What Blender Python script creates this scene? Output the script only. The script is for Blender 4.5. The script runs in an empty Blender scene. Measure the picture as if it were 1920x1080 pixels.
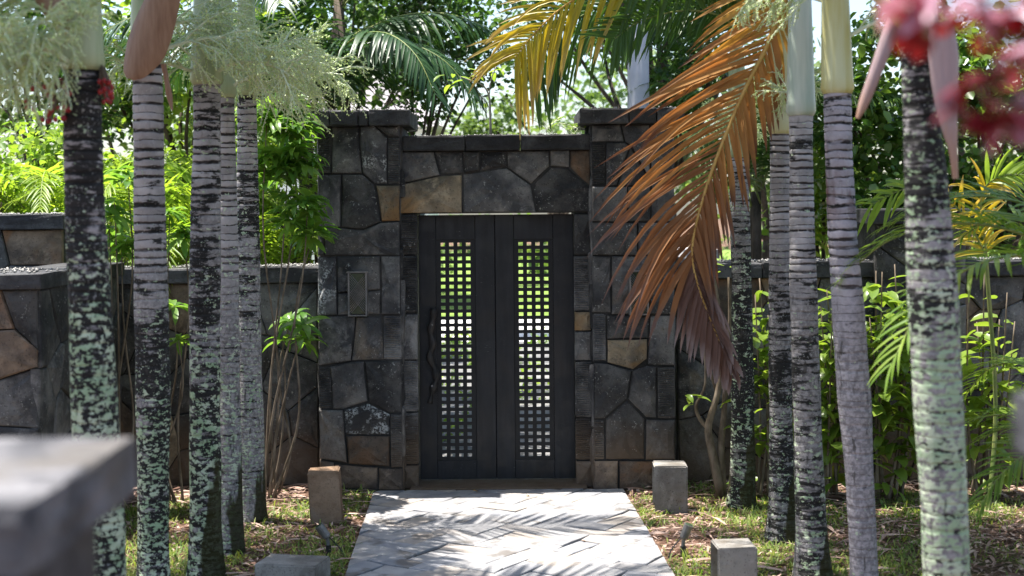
import bpy, bmesh, math, random
import numpy as np
from mathutils import Vector, Matrix

R = math.radians
sc = bpy.context.scene
col = sc.collection

# ------------------------------------------------------------------ camera, world, sun, exposure
F = 2667.0            # focal length in photograph pixels (50 mm on a 36 mm sensor, 1920 px wide)
EYE = 2.31            # camera height above the path
HOR = 390.0           # horizon line in the photograph
ROLL = R(0.5)
cam_d = bpy.data.cameras.new('camera')
cam_d.lens = 50; cam_d.sensor_width = 36
cam_d.shift_y = -(540 - HOR) / 1920.0
cam_d.clip_start = 0.05; cam_d.clip_end = 2000
cam_d.dof.use_dof = True
cam_d.dof.focus_distance = 11.3
cam_d.dof.aperture_fstop = 1.9
cam = bpy.data.objects.new('camera', cam_d); col.objects.link(cam)
cam.matrix_world = Matrix.Translation((0, 0, EYE)) @ Matrix.Rotation(R(90), 4, 'X') @ Matrix.Rotation(-ROLL, 4, 'Z')
sc.camera = cam

SUN_EL = R(76)
sun_dir = Vector((-math.cos(SUN_EL) * 0.93, math.cos(SUN_EL) * 0.36, math.sin(SUN_EL))).normalized()   # towards the sun
world = bpy.data.worlds.new('World'); sc.world = world; world.use_nodes = True
wn = world.node_tree
bg = wn.nodes['Background']
sky = wn.nodes.new('ShaderNodeTexSky'); sky.sky_type = 'NISHITA'; sky.sun_disc = False
sky.sun_elevation = SUN_EL; sky.sun_rotation = math.atan2(sun_dir.x, sun_dir.y) % (2 * math.pi)
sky.air_density = 1.0; sky.dust_density = 2.0; sky.ozone_density = 1.0
wn.links.new(sky.outputs[0], bg.inputs[0]); bg.inputs[1].default_value = 0.11
sun_d = bpy.data.lights.new('sun', 'SUN'); sun_d.energy = 5.0; sun_d.angle = R(0.53); sun_d.color = (1.0, 0.95, 0.88)
sun = bpy.data.objects.new('sun', sun_d); col.objects.link(sun)
sun.rotation_euler = (-sun_dir).to_track_quat('-Z', 'Y').to_euler()
sc.view_settings.view_transform = 'Standard'; sc.view_settings.look = 'None'
sc.view_settings.gamma = 1.0; sc.view_settings.exposure = 1.5
sc.render.engine = 'CYCLES'
sc.cycles.use_denoising = True
sc.cycles.max_bounces = 6; sc.cycles.diffuse_bounces = 3; sc.cycles.transmission_bounces = 4; sc.cycles.glossy_bounces = 2
sc.cycles.sample_clamp_indirect = 6.0

# ------------------------------------------------------------------ helpers
_c, _s = math.cos(ROLL), math.sin(ROLL)
def ray(px, py):
    xc = (px - 960) / F; yc = (HOR - py) / F
    return xc * _c + yc * _s, -xc * _s + yc * _c
def W(px, py, Y):                       # the point at depth Y seen at that place of the photograph
    x, z = ray(px, py); return Vector((x * Y, Y, EYE + z * Y))
def G(px, py):                          # ... on the ground
    x, z = ray(px, py); Y = -EYE / z; return Vector((x * Y, Y, 0))
PXM = lambda Y: Y / F                   # metres per photograph pixel

WO = {}
def origin(o): return WO.get(o.name, Vector((0, 0, 0)))
def finish(o, parent=None, org=(0, 0, 0)):
    org = Vector(org); col.objects.link(o); WO[o.name] = org
    if parent is not None:
        o.parent = parent; o.location = org - origin(parent)
    else: o.location = org
    return o
def tag(o, label=None, cat=None, group=None, kind=None):
    if label: o['label'] = label
    if cat: o['category'] = cat
    if group: o['group'] = group
    if kind: o['kind'] = kind
    return o
def empty(name, org, label=None, cat=None, group=None, parent=None):
    e = bpy.data.objects.new(name, None); e.empty_display_size = 0.1
    finish(e, parent, org); return tag(e, label, cat, group)
def mesh_from(name, V, Fc, mats=None, smooth=False, uv=None, att=None, mi=None):
    me = bpy.data.meshes.new(name)
    me.from_pydata([tuple(v) for v in V], [], [tuple(f) for f in Fc])
    if mats is not None:
        for m in (mats if isinstance(mats, (list, tuple)) else [mats]): me.materials.append(m)
    if smooth: me.polygons.foreach_set('use_smooth', [True] * len(me.polygons))
    if mi is not None: me.polygons.foreach_set('material_index', mi)
    if uv is not None:
        l = me.uv_layers.new(name='UVMap'); vi = np.zeros(len(me.loops), dtype=np.int32)
        me.loops.foreach_get('vertex_index', vi)
        l.data.foreach_set('uv', np.asarray(uv, dtype=np.float32)[vi].ravel())
    if att is not None:
        a = me.attributes.new('along', 'FLOAT', 'POINT'); a.data.foreach_set('value', np.asarray(att, dtype=np.float32))
    me.update(); return me
def mobj(name, V, Fc, mats, parent=None, org=(0, 0, 0), smooth=False, uv=None, att=None, mi=None):
    org = Vector(org); V = [Vector(v) - org for v in V]
    me = mesh_from(name, V, Fc, mats, smooth, uv, att, mi)
    return finish(bpy.data.objects.new(name, me), parent, org)
def fast_mesh(name, V, Fc, mats, smooth=False):     # numpy arrays, all faces of one size
    me = bpy.data.meshes.new(name); V = np.asarray(V, dtype=np.float32); Fc = np.asarray(Fc, dtype=np.int32); n, k = Fc.shape
    me.vertices.add(len(V)); me.vertices.foreach_set('co', V.ravel())
    me.loops.add(n * k); me.loops.foreach_set('vertex_index', Fc.ravel())
    me.polygons.add(n); me.polygons.foreach_set('loop_start', np.arange(0, n * k, k, dtype=np.int32))
    if smooth: me.polygons.foreach_set('use_smooth', [True] * n)
    for m in (mats if isinstance(mats, (list, tuple)) else [mats]): me.materials.append(m)
    me.update(calc_edges=True); me.validate(); return me
def box_geo(x0, x1, y0, y1, z0, z1):
    V = [(x, y, z) for z in (z0, z1) for y in (y0, y1) for x in (x0, x1)]
    Fc = [(0, 2, 3, 1), (4, 5, 7, 6), (0, 1, 5, 4), (2, 6, 7, 3), (0, 4, 6, 2), (1, 3, 7, 5)]
    return V, Fc
def join_geo(parts):
    V, Fc = [], []
    for v, f in parts:
        b = len(V); V += [Vector(p) for p in v]; Fc += [tuple(i + b for i in q) for q in f]
    return V, Fc
def bev_box(name, x0, x1, y0, y1, z0, z1, mat, parent=None, bev=0.008, jit=0.0, seed=0, seg=1, cut=0):
    org = Vector(((x0 + x1) / 2, (y0 + y1) / 2, z0)); V, Fc = box_geo(x0, x1, y0, y1, z0, z1)
    bm = bmesh.new(); vs = [bm.verts.new(Vector(v) - org) for v in V]
    for f in Fc: bm.faces.new([vs[i] for i in f])
    if cut: bmesh.ops.subdivide_edges(bm, edges=bm.edges[:], cuts=cut, use_grid_fill=True)
    bmesh.ops.recalc_face_normals(bm, faces=bm.faces[:])
    sharp = [e for e in bm.edges if len(e.link_faces) == 2 and e.calc_face_angle(0) > 0.5]
    bmesh.ops.bevel(bm, geom=sharp, offset=bev, segments=seg, affect='EDGES', profile=0.6)
    rn = random.Random(seed)
    if jit:
        for v in bm.verts: v.co += Vector((rn.uniform(-jit, jit), rn.uniform(-jit, jit), rn.uniform(-jit, jit) * (1 if v.co.z > 0.01 else 0)))
    me = bpy.data.meshes.new(name); bm.to_mesh(me); bm.free(); me.materials.append(mat)
    return finish(bpy.data.objects.new(name, me), parent, org)
def tube(P, Rd, n=6, cap=True, squash=None):
    P = [Vector(p) for p in P]; V, Fc, T = [], [], []
    ref = Vector((0.31, 0.95, 0.07))
    for i, p in enumerate(P):
        t = (P[min(i + 1, len(P) - 1)] - P[max(i - 1, 0)]).normalized()
        if abs(t.dot(ref)) > 0.97: ref = Vector((1, 0, 0.2))
        a = t.cross(ref).normalized(); b = t.cross(a).normalized()
        r = Rd[i] if hasattr(Rd, '__len__') else Rd
        for k in range(n):
            th = 2 * math.pi * k / n; V.append(p + a * (math.cos(th) * r) + b * (math.sin(th) * r)); T.append(i / max(1, len(P) - 1))
    for i in range(len(P) - 1):
        for k in range(n):
            k2 = (k + 1) % n; Fc.append((i * n + k, i * n + k2, (i + 1) * n + k2, (i + 1) * n + k))
    if cap: Fc.append(tuple(range(n))[::-1]); Fc.append(tuple((len(P) - 1) * n + k for k in range(n)))
    return V, Fc
def smooth_path(pts, n):                 # Catmull-Rom through the points
    pts = [Vector(p) for p in pts]; P = [pts[0] * 2 - pts[1]] + pts + [pts[-1] * 2 - pts[-2]]; out = []
    m = len(pts) - 1
    for i in range(n + 1):
        u = i / n * m; k = min(int(u), m - 1); t = u - k
        a, b, c, d = P[k], P[k + 1], P[k + 2], P[k + 3]
        out.append(0.5 * ((2 * b) + (c - a) * t + (2 * a - 5 * b + 4 * c - d) * t * t + (3 * b - a - 3 * c + d) * t ** 3))
    return out
def lathe(prof, n, c):                   # profile of (r, z) about a vertical axis at c
    V, Fc = [], []
    for r, z in prof:
        for k in range(n):
            th = 2 * math.pi * k / n; V.append(Vector((c[0] + r * math.cos(th), c[1] + r * math.sin(th), c[2] + z)))
    for i in range(len(prof) - 1):
        for k in range(n):
            k2 = (k + 1) % n; Fc.append((i * n + k, i * n + k2, (i + 1) * n + k2, (i + 1) * n + k))
    Fc.append(tuple(range(n))[::-1]); Fc.append(tuple((len(prof) - 1) * n + k for k in range(n)))
    return V, Fc

# ------------------------------------------------------------------ materials
class NB:
    def __init__(s, name):
        s.m = bpy.data.materials.new(name); s.m.use_nodes = True; s.t = s.m.node_tree
        s.b = s.t.nodes['Principled BSDF']; s.out = s.t.nodes['Material Output']
    def n(s, typ, **kw):
        x = s.t.nodes.new(typ)
        for k, v in kw.items(): setattr(x, k, v)
        return x
    def put(s, sock, v):
        if hasattr(v, 'links') or isinstance(v, bpy.types.NodeSocket): s.t.links.new(v, sock)
        else:
            if isinstance(v, tuple) and len(v) == 3 and len(sock.default_value) == 4: v = (*v, 1)
            sock.default_value = v
    def math(s, op, a, b=0.0, clamp=False):
        x = s.n('ShaderNodeMath', operation=op, use_clamp=clamp); s.put(x.inputs[0], a); s.put(x.inputs[1], b); return x.outputs[0]
    def mix(s, f, a, b, mode='MIX'):
        x = s.n('ShaderNodeMix', data_type='RGBA', blend_type=mode); s.put(x.inputs[0], f); s.put(x.inputs[6], a); s.put(x.inputs[7], b); return x.outputs[2]
    def step(s, v, lo, hi, a=0.0, b=1.0):
        x = s.n('ShaderNodeMapRange', interpolation_type='SMOOTHSTEP'); s.put(x.inputs[0], v)
        for i, q in enumerate((lo, hi, a, b)): s.put(x.inputs[i + 1], q)
        return x.outputs[0]
    def coord(s, scale=(1, 1, 1), rnd=True, kind='Object'):
        tc = s.n('ShaderNodeTexCoord'); v = tc.outputs[kind]
        mp = s.n('ShaderNodeMapping'); s.put(mp.inputs[0], v); mp.inputs[3].default_value = scale
        if rnd:
            oi = s.n('ShaderNodeObjectInfo'); mu = s.math('MULTIPLY', oi.outputs['Random'], 137.0)
            cb = s.n('ShaderNodeCombineXYZ')
            for i in range(3): s.put(cb.inputs[i], mu)
            s.t.links.new(cb.outputs[0], mp.inputs[1])
        return mp.outputs[0]
    def rnd(s): return s.n('ShaderNodeObjectInfo').outputs['Random']
    def noise(s, co, scale, detail=4, rough=0.55, dist=0.0):
        x = s.n('ShaderNodeTexNoise'); s.put(x.inputs['Vector'], co); x.inputs['Scale'].default_value = scale
        x.inputs['Detail'].default_value = detail; x.inputs['Roughness'].default_value = rough; x.inputs['Distortion'].default_value = dist
        return x.outputs[0]
    def voro(s, co, scale, feat='F1'):
        x = s.n('ShaderNodeTexVoronoi', feature=feat); s.put(x.inputs['Vector'], co); x.inputs['Scale'].default_value = scale; return x.outputs[0]
    def bump(s, h, strength=0.5, dist=0.01):
        x = s.n('ShaderNodeBump'); s.put(x.inputs['Height'], h); x.inputs['Strength'].default_value = strength; x.inputs['Distance'].default_value = dist
        s.t.links.new(x.outputs[0], s.b.inputs['Normal']); return x.outputs[0]
    def fin(s, colr, rough=0.8, spec=0.3, metal=0.0):
        s.put(s.b.inputs['Base Color'], colr); s.put(s.b.inputs['Roughness'], rough)
        s.b.inputs['Specular IOR Level'].default_value = spec; s.b.inputs['Metallic'].default_value = metal
        return s.m

def stone_mat(name, dark, light, stain, stain_lo=0.56, speck=0.68, splash=0.0, fleck=(.33, .33, .31), tint=(0.55, 1.55)):
    k = NB(name); co = k.coord(); n1 = k.noise(co, 3.2, 9, .62); n2 = k.noise(co, 9, 6, .6); n3 = k.noise(co, 2.1, 4, .6, .6)
    c = k.mix(k.step(n1, .36, .64), dark, light); c = k.mix(k.step(k.noise(co, 5.5, 7, .7, .4), .52, .66, 0, .55), c, tuple(q * 1.5 for q in light)); c = k.mix(k.step(k.noise(co, 1.7, 6, .7), .5, .6, 0, .6), c, dark)
    c = k.mix(k.step(n3, stain_lo, stain_lo + .16, 0, .85), c, stain)
    tv = k.step(k.rnd(), 0, 1, tint[0], tint[1])
    cb = k.n('ShaderNodeCombineColor')
    for i in range(3): k.put(cb.inputs[i], tv)
    c = k.mix(1.0, c, cb.outputs[0], 'MULTIPLY')
    sp = k.math('MULTIPLY', k.step(k.noise(co, 46, 3, .7), speck, speck + .06), k.step(n2, .45, .6))
    c = k.mix(k.math('MULTIPLY', sp, .8), c, fleck)
    pit = k.step(k.noise(co, 70, 2, .5), .3, .4, .55, 1.0)
    cb2 = k.n('ShaderNodeCombineColor')
    for i in range(3): k.put(cb2.inputs[i], pit)
    c = k.mix(1.0, c, cb2.outputs[0], 'MULTIPLY')
    if splash:                          # red soil splashed on the lowest stones
        g = k.n('ShaderNodeNewGeometry'); sx = k.n('ShaderNodeSeparateXYZ'); k.t.links.new(g.outputs['Position'], sx.inputs[0])
        zz = k.math('ADD', sx.outputs[2], k.math('MULTIPLY', n1, .5)); c = k.mix(k.step(zz, .35, .95, splash, 0), c, (.13, .085, .05))
    h = k.math('ADD', k.math('MULTIPLY', n2, .7), k.math('MULTIPLY', k.noise(co, 40, 5, .7), .35))
    k.bump(h, .9, .02); return k.fin(c, k.step(n2, .3, .7, .62, .9), .35)
M = {}
M['basalt'] = stone_mat('basalt', (.028, .028, .030), (.122, .116, .110), (.115, .09, .065), .60, speck=.6, splash=.75)
M['basalt_lichen'] = stone_mat('basalt_lichen', (.03, .03, .033), (.09, .088, .085), (.05, .05, .05), .6, speck=.47, splash=.3, fleck=(.42, .43, .42))
M['basalt_tan'] = stone_mat('basalt_tan', (.11, .09, .065), (.33, .26, .17), (.24, .13, .045), .5, tint=(.7, 1.1))
M['basalt_brown'] = stone_mat('basalt_brown', (.06, .045, .035), (.19, .14, .10), (.17, .09, .045), .5)
M['coping'] = stone_mat('coping', (.018, .018, .020), (.06, .06, .062), (.03, .03, .03), .6, speck=.66)
M['core'] = stone_mat('dark_joint_mortar', (.012, .012, .012), (.03, .028, .026), (.02, .018, .015), .6)  # near-black mortar of the wall cores, stone joints and path bed
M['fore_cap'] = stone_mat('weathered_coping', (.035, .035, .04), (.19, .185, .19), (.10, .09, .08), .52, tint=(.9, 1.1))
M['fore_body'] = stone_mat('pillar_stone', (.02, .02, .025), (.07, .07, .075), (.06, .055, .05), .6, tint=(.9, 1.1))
M['block_grey'] = stone_mat('cast_block_grey', (.13, .125, .115), (.30, .29, .27), (.12, .10, .075), .53, tint=(.85, 1.15), splash=.2)
M['block_brown'] = stone_mat('cast_block_brown', (.20, .12, .07), (.40, .28, .19), (.30, .27, .24), .53, tint=(.9, 1.1), splash=.6)

def paver_mat():
    k = NB('slate_paver'); co = k.coord(); n1 = k.noise(co, 4, 8, .6); n2 = k.noise(co, 16, 5, .6)
    c = k.mix(k.step(n1, .3, .7), (.19, .19, .20), (.37, .36, .355))
    c = k.mix(k.math('MULTIPLY', k.step(k.rnd(), .55, 1.0), .55), c, (.36, .30, .24))
    c = k.mix(k.step(k.rnd(), .0, .3, .5, 0), c, (.20, .215, .25))
    c = k.mix(k.step(k.noise(co, 2.4, 5, .6), .58, .68, 0, .75), c, (.10, .085, .07))
    k.bump(k.math('ADD', n2, k.math('MULTIPLY', n1, .6)), .6, .012); return k.fin(c, .62, .4)
M['paver'] = paver_mat()
def soil_mat():
    k = NB('soil'); tc = k.n('ShaderNodeTexCoord').outputs['Object']; n1 = k.noise(tc, 1.6, 8, .65); n2 = k.noise(tc, 22, 6, .7)
    c = k.mix(k.step(n2, .35, .68), (.055, .032, .022), (.24, .15, .105)); c = k.mix(k.step(n1, .52, .62, 0, .6), c, (.06, .075, .025))
    k.bump(n2, 1.0, .03); return k.fin(c, .95, .1)
M['soil'] = soil_mat()
def plain(name, c1, c2, scale=6, rough=.7, spec=.3, bump=.3, bs=40, metal=0.0, stretch=(1, 1, 1)):
    k = NB(name); co = k.coord(stretch); c = k.mix(k.step(k.noise(co, scale, 6, .6), .35, .65), c1, c2)
    k.bump(k.noise(co, bs, 4, .6), bump, .006); return k.fin(c, rough, spec, metal)
M['lawn'] = plain('lawn', (.10, .16, .03), (.19, .27, .06), 1.2, .9, .1, .8)
M['concrete'] = plain('pale_concrete', (.52, .51, .49), (.66, .65, .62), .7, .8, .2)
M['court'] = plain('grey_paving', (.10, .10, .10), (.20, .195, .19), 1.5, .8, .2)
def door_mat():
    k = NB('charcoal_paint'); tall = k.coord((5, 5, .5)); co = k.coord(); n1 = k.noise(tall, 3, 6, .65); n2 = k.noise(co, 5, 7, .65)
    c = k.mix(k.step(n1, .35, .68), (.005, .0053, .007), (.013, .0135, .017)); c = k.mix(k.step(n2, .52, .72, 0, .55), c, (.028, .028, .030))
    sc1 = k.math('MULTIPLY', k.step(k.noise(k.coord((1, 1, 5)), 22, 3, .6), .66, .70), k.step(n2, .5, .62)); c = k.mix(k.math('MULTIPLY', sc1, .6), c, (.16, .155, .15))
    k.bump(k.math('ADD', n1, k.noise(co, 60, 3)), .15, .004); return k.fin(c, k.step(n2, .35, .65, .32, .62), .4)
M['door'] = door_mat()
M['door_edge'] = plain('charcoal_lattice', (.004, .004, .005), (.008, .008, .010), 5, .5, .35, .15)
M['wood_handle'] = plain('driftwood', (.014, .013, .013), (.042, .036, .033), 9, .6, .3, .6, 30, 0, (3, 3, .5))
M['metal_grey'] = plain('grey_metal', (.10, .10, .10), (.19, .18, .17), 12, .45, .5, .2, 50, .4)
M['metal_pale'] = plain('pale_metal', (.26, .27, .26), (.36, .37, .36), 12, .4, .5, .1)
M['metal_dark'] = plain('black_metal', (.012, .012, .012), (.03, .03, .03), 12, .5, .4, .2)
M['lamp_glass'] = plain('frosted_glass', (.02, .035, .022), (.05, .075, .045), 5, .12, .6, .1)
M['house'] = plain('pale_render', (.60, .58, .60), (.70, .68, .70), 1, .9, .1)
M['roof'] = plain('grey_thatch', (.25, .23, .24), (.36, .33, .34), 6, .95, .1, .8)
M['pane'] = plain('window_glass', (.03, .04, .05), (.05, .06, .07), 3, .1, .6, .05)
M['pebble'] = plain('pebble', (.12, .115, .11), (.40, .39, .37), 30, .9, .2, .2)
M['stem'] = plain('woody_stem', (.10, .075, .05), (.24, .19, .14), 14, .85, .2, .6, 50, 0, (1, 1, .4))
M['stem_pale'] = plain('pale_limb', (.17, .15, .125), (.33, .31, .27), 9, .85, .2, .6, 40)
M['bark'] = plain('tree_bark', (.05, .04, .03), (.14, .11, .085), 8, .9, .2, .8, 20, 0, (1, 1, .4))
M['grey_trunk'] = plain('pale_grey_trunk', (.42, .43, .46), (.52, .52, .55), 3, .85, .2, .2)
M['berry'] = plain('red_fruit', (.22, .008, .014), (.34, .02, .025), 20, .3, .5, .05)
M['white_petal'] = plain('white_petal', (.72, .72, .68), (.8, .8, .78), 6, .6, .2, .05)
M['yellow_leaf'] = plain('fallen_yellow_leaf', (.55, .28, .02), (.7, .42, .05), 30, .6, .2, .1)
M['paper'] = plain('white_scrap', (.7, .7, .7), (.78, .78, .78), 8, .8, .2, .1)

def leaf_mat(name, c1, c2, trans=.45, rough=.4, spec=.4, along=None, tcol=None, stretch=None):
    """Leaf: reflected light plus light passing through. c1..c2 spread by leaf and by noise; along = colour of the tips."""
    k = NB(name); g = k.n('ShaderNodeNewGeometry'); co = k.coord(stretch or (1, 1, 1))
    if stretch: k.bump(k.noise(co, 3, 5, .7), .5, .01)
    f = k.math('ADD', k.math('MULTIPLY', g.outputs['Random Per Island'], .6), k.math('MULTIPLY', k.noise(co, 2.2, 3, .6), .6))
    c = k.mix(k.step(f, .25, .95), c1, c2)
    if along is not None:
        at = k.n('ShaderNodeAttribute', attribute_name='along').outputs['Fac']
        a2 = k.math('ADD', at, k.math('MULTIPLY', k.math('SUBTRACT', k.noise(co, 9, 3, .6), .5), .5)); c = k.mix(k.step(a2, .45, 1.0), c, along)
    k.fin(c, rough, spec)
    tr = k.n('ShaderNodeBsdfTranslucent')
    hs = k.n('ShaderNodeMix', data_type='RGBA', blend_type='MULTIPLY'); k.put(hs.inputs[0], 1.0); k.put(hs.inputs[6], c); k.put(hs.inputs[7], tcol or (1.5, 1.45, .7))
    k.put(tr.inputs[0], hs.outputs[2])
    ms = k.n('ShaderNodeMixShader'); ms.inputs[0].default_value = trans
    k.t.links.new(k.b.outputs[0], ms.inputs[1]); k.t.links.new(tr.outputs[0], ms.inputs[2]); k.t.links.new(ms.outputs[0], k.out.inputs[0])
    return k.m
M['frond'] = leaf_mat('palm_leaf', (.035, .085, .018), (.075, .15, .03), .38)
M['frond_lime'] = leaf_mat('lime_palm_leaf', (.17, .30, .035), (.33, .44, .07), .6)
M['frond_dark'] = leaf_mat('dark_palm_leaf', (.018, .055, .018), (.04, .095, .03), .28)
M['frond_yellow'] = leaf_mat('yellow_palm_leaf', (.22, .26, .03), (.60, .44, .04), .45, tcol=(1.3, 1.15, .5), along=(.62, .45, .18))
M['dead0'] = leaf_mat('gold_dead_leaf', (.40, .24, .06), (.62, .40, .11), .3, .65, .2, along=(.27, .13, .04), tcol=(1.3, 1.0, .6))
M['dead1'] = leaf_mat('orange_dead_leaf', (.30, .145, .045), (.52, .28, .09), .32, .7, .2, along=(.15, .075, .05), tcol=(1.3, .9, .6))
M['dead2'] = leaf_mat('brown_dead_leaf', (.17, .08, .035), (.34, .165, .07), .28, .7, .2, along=(.14, .095, .085), tcol=(1.3, .9, .6))
M['dead3'] = leaf_mat('withered_dead_leaf', (.085, .045, .035), (.17, .095, .07), .2, .6, .2, along=(.24, .19, .18), tcol=(1.2, .9, .7))
M['rachis_gold'] = plain('golden_rachis', (.45, .27, .07), (.58, .38, .12), 6, .5, .3, .2)
M['rachis'] = plain('green_rachis', (.14, .2, .05), (.26, .28, .09), 6, .5, .3, .2)
M['whorl'] = leaf_mat('umbrella_leaf', (.09, .21, .035), (.22, .36, .07), .5, .35, .45)
M['glossy'] = leaf_mat('glossy_leaf', (.08, .18, .025), (.26, .35, .06), .45, .28, .5)
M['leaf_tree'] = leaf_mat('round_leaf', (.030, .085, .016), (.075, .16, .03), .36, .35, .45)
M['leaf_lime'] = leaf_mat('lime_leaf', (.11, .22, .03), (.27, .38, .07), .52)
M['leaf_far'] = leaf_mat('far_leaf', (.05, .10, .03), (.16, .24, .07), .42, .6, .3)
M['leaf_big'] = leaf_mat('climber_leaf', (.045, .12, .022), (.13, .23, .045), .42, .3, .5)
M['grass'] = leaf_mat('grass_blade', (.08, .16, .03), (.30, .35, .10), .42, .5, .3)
M['litter'] = leaf_mat('dry_litter', (.12, .065, .048), (.52, .38, .31), .1, .8, .1, tcol=(1, .9, .8))
M['flower'] = leaf_mat('pale_panicle', (.50, .62, .32), (.78, .86, .52), .4, .7, .2, tcol=(1.1, 1.1, .85))
M['panicle_stalk'] = plain('panicle_stalk', (.52, .58, .38), (.66, .70, .50), 8, .6, .3, .1)
M['sheath_brown'] = leaf_mat('brown_sheath', (.17, .08, .045), (.40, .25, .165), .15, .55, .3, tcol=(1.1, .9, .7), stretch=(16, 4, 2.2))
M['sheath_pink'] = leaf_mat('pinkish_sheath', (.34, .24, .24), (.46, .34, .34), .2, .5, .3, along=(.42, .25, .17), tcol=(1.1, .9, .8), stretch=(16, 4, 1.6))
M['bract'] = leaf_mat('dark_red_leaf', (.07, .006, .012), (.20, .016, .02), .3, .35, .4, tcol=(1.8, .8, .6))
M['bract_pink'] = leaf_mat('pink_leaf', (.36, .15, .22), (.58, .40, .48), .3, .4, .4, tcol=(1.3, .8, .8))
def shaft_mat(name, c1, c2):
    k = NB(name); co = k.coord((5, 5, .5)); c = k.mix(k.step(k.noise(co, 3, 4, .5), .35, .65), c1, c2); k.bump(k.noise(co, 12, 3), .12, .004); return k.fin(c, .38, .4)
M['shaft_green'] = shaft_mat('green_crownshaft', (.27, .34, .17), (.40, .45, .27))
M['shaft_blue'] = shaft_mat('waxy_crownshaft', (.34, .41, .33), (.50, .54, .46))
M['shaft_yellow'] = shaft_mat('yellow_crownshaft', (.44, .40, .14), (.52, .52, .30))

def trunk_mat(i, pale, black, lichen, moss, tint=(.40, .375, .37), low=(.23, .215, .21), stain=None):
    """Ringed palm bark. pale/black/lichen are (z0, z1, amount at z0, amount at z1) profiles over the height; moss = amount on one side at the foot."""
    k = NB('palm_bark_%d' % i); tc = k.n('ShaderNodeTexCoord'); ob = tc.outputs['Object']; uv = tc.outputs['UV']
    so = k.n('ShaderNodeSeparateXYZ'); k.t.links.new(ob, so.inputs[0]); z = so.outputs[2]
    su = k.n('ShaderNodeSeparateXYZ'); k.t.links.new(uv, su.inputs[0])
    def mapped(scale, off):
        mp = k.n('ShaderNodeMapping'); k.put(mp.inputs[0], ob); mp.inputs[3].default_value = scale; mp.inputs[1].default_value = (off + i * 7.3, i * 3.1, off); return mp.outputs[0]
    a = mapped((1, 1, 1), 0); wide = mapped((1, 1, 3.2), 5); tall = mapped((1, 1, .28), 9)
    prof = lambda p: k.step(z, p[0], p[1], p[2], p[3])
    v = k.math('ADD', su.outputs[1], k.math('MULTIPLY', k.math('SUBTRACT', k.noise(wide, 5, 4, .6), .5), 1.0))
    fr = k.math('FRACT', v)
    wn_ = k.n('ShaderNodeTexWhiteNoise', noise_dimensions='1D'); k.put(wn_.inputs['W'], k.math('FLOOR', k.math('ADD', v, .5 + i * 31))); ringr = wn_.outputs['Value']
    wn2 = k.n('ShaderNodeTexWhiteNoise', noise_dimensions='1D'); k.put(wn2.inputs['W'], k.math('FLOOR', k.math('ADD', v, i * 17))); ringc = wn2.outputs['Value']
    line = k.step(k.math('ABSOLUTE', k.math('SUBTRACT', fr, .5)), k.step(ringr, 0, 1, .22, .44), k.step(ringr, 0, 1, .40, .50), 0, 1)
    up = k.step(k.math('SUBTRACT', z, .22), *pale)                                        # 1 = pale, strongly ringed bark
    fine = k.noise(a, 38, 4, .7); broad = k.noise(a, 7, 5, .6)
    cu = k.mix(k.step(broad, .35, .65), tuple(t * .72 for t in tint), tuple(t * 1.15 for t in tint))
    cu = k.mix(k.math('MULTIPLY', ringc, .5), cu, tuple(t * .45 for t in tint))
    cl = k.mix(k.step(fine, .38, .62), tuple(t * .62 for t in low), tuple(t * 1.35 for t in low))
    c = k.mix(up, cl, cu)
    if stain:
        c = k.mix(k.math('MULTIPLY', k.step(k.math('ABSOLUTE', k.math('SUBTRACT', z, stain)), .12, .4, .85, 0), k.step(k.noise(tall, 6, 4), .4, .6)), c, (.10, .04, .03))
    ln = k.math('MULTIPLY', k.math('MULTIPLY', line, k.step(k.noise(wide, 8, 3), .3, .5, .35, 1.0)), k.step(up, 0, 1, .06, 1.0))
    c = k.mix(ln, c, (.028, .022, .020))
    nb = k.math('ADD', k.math('ADD', k.math('MULTIPLY', k.noise(wide, 6, 6, .68), .62), k.math('MULTIPLY', k.noise(a, 3, 3), .33)), k.math('MULTIPLY', line, .05))
    th = k.math('SUBTRACT', .72, k.math('MULTIPLY', prof(black), .5))
    bm_ = k.step(k.math('SUBTRACT', nb, th), -.02, .03); c = k.mix(k.math('MULTIPLY', bm_, .95), c, (.012, .012, .011))
    flat = mapped((1, 1, 1.7), 3)
    pal = k.math('ADD', k.math('MULTIPLY', k.noise(flat, 18 + (i * 5) % 13, 4, .6), .8), k.math('MULTIPLY', k.noise(a, 5, 3, .6), .2))
    pal = k.math('ADD', pal, k.math('MULTIPLY', k.math('SUBTRACT', k.noise(a, 70, 2), .5), .22))
    tl = k.math('SUBTRACT', .70, k.math('MULTIPLY', prof(lichen), .25))
    lm = k.step(k.math('SUBTRACT', pal, tl), 0, .018)
    c = k.mix(k.math('MULTIPLY', lm, .9), c, k.mix(k.step(broad, .4, .6), (.32, .43, .26), (.52, .59, .42)))
    fl = k.math('MULTIPLY', k.step(k.noise(a, 75, 2, .6), .60, .66), k.step(k.noise(a, 9, 3), .42, .58)); c = k.mix(k.math('MULTIPLY', fl, .6), c, (.42, .42, .40))
    crk = k.math('MULTIPLY', k.step(k.noise(tall, 26, 4, .6), .6, .68), k.step(up, 0, 1, .8, .25)); c = k.mix(crk, c, (.05, .045, .04))
    if moss:
        mz = k.math('ADD', k.step(z, .0, 1.3, .62, 0), k.math('MULTIPLY', k.step(so.outputs[0], -.04, .10, 0, 1), .42))
        mm = k.step(k.math('ADD', mz, k.math('MULTIPLY', k.math('SUBTRACT', k.noise(tall, 8, 5), .5), .8)), 1.02 - moss * .4, 1.1 - moss * .4)
        c = k.mix(k.math('MULTIPLY', mm, .92), c, (.030, .028, .008))
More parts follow.
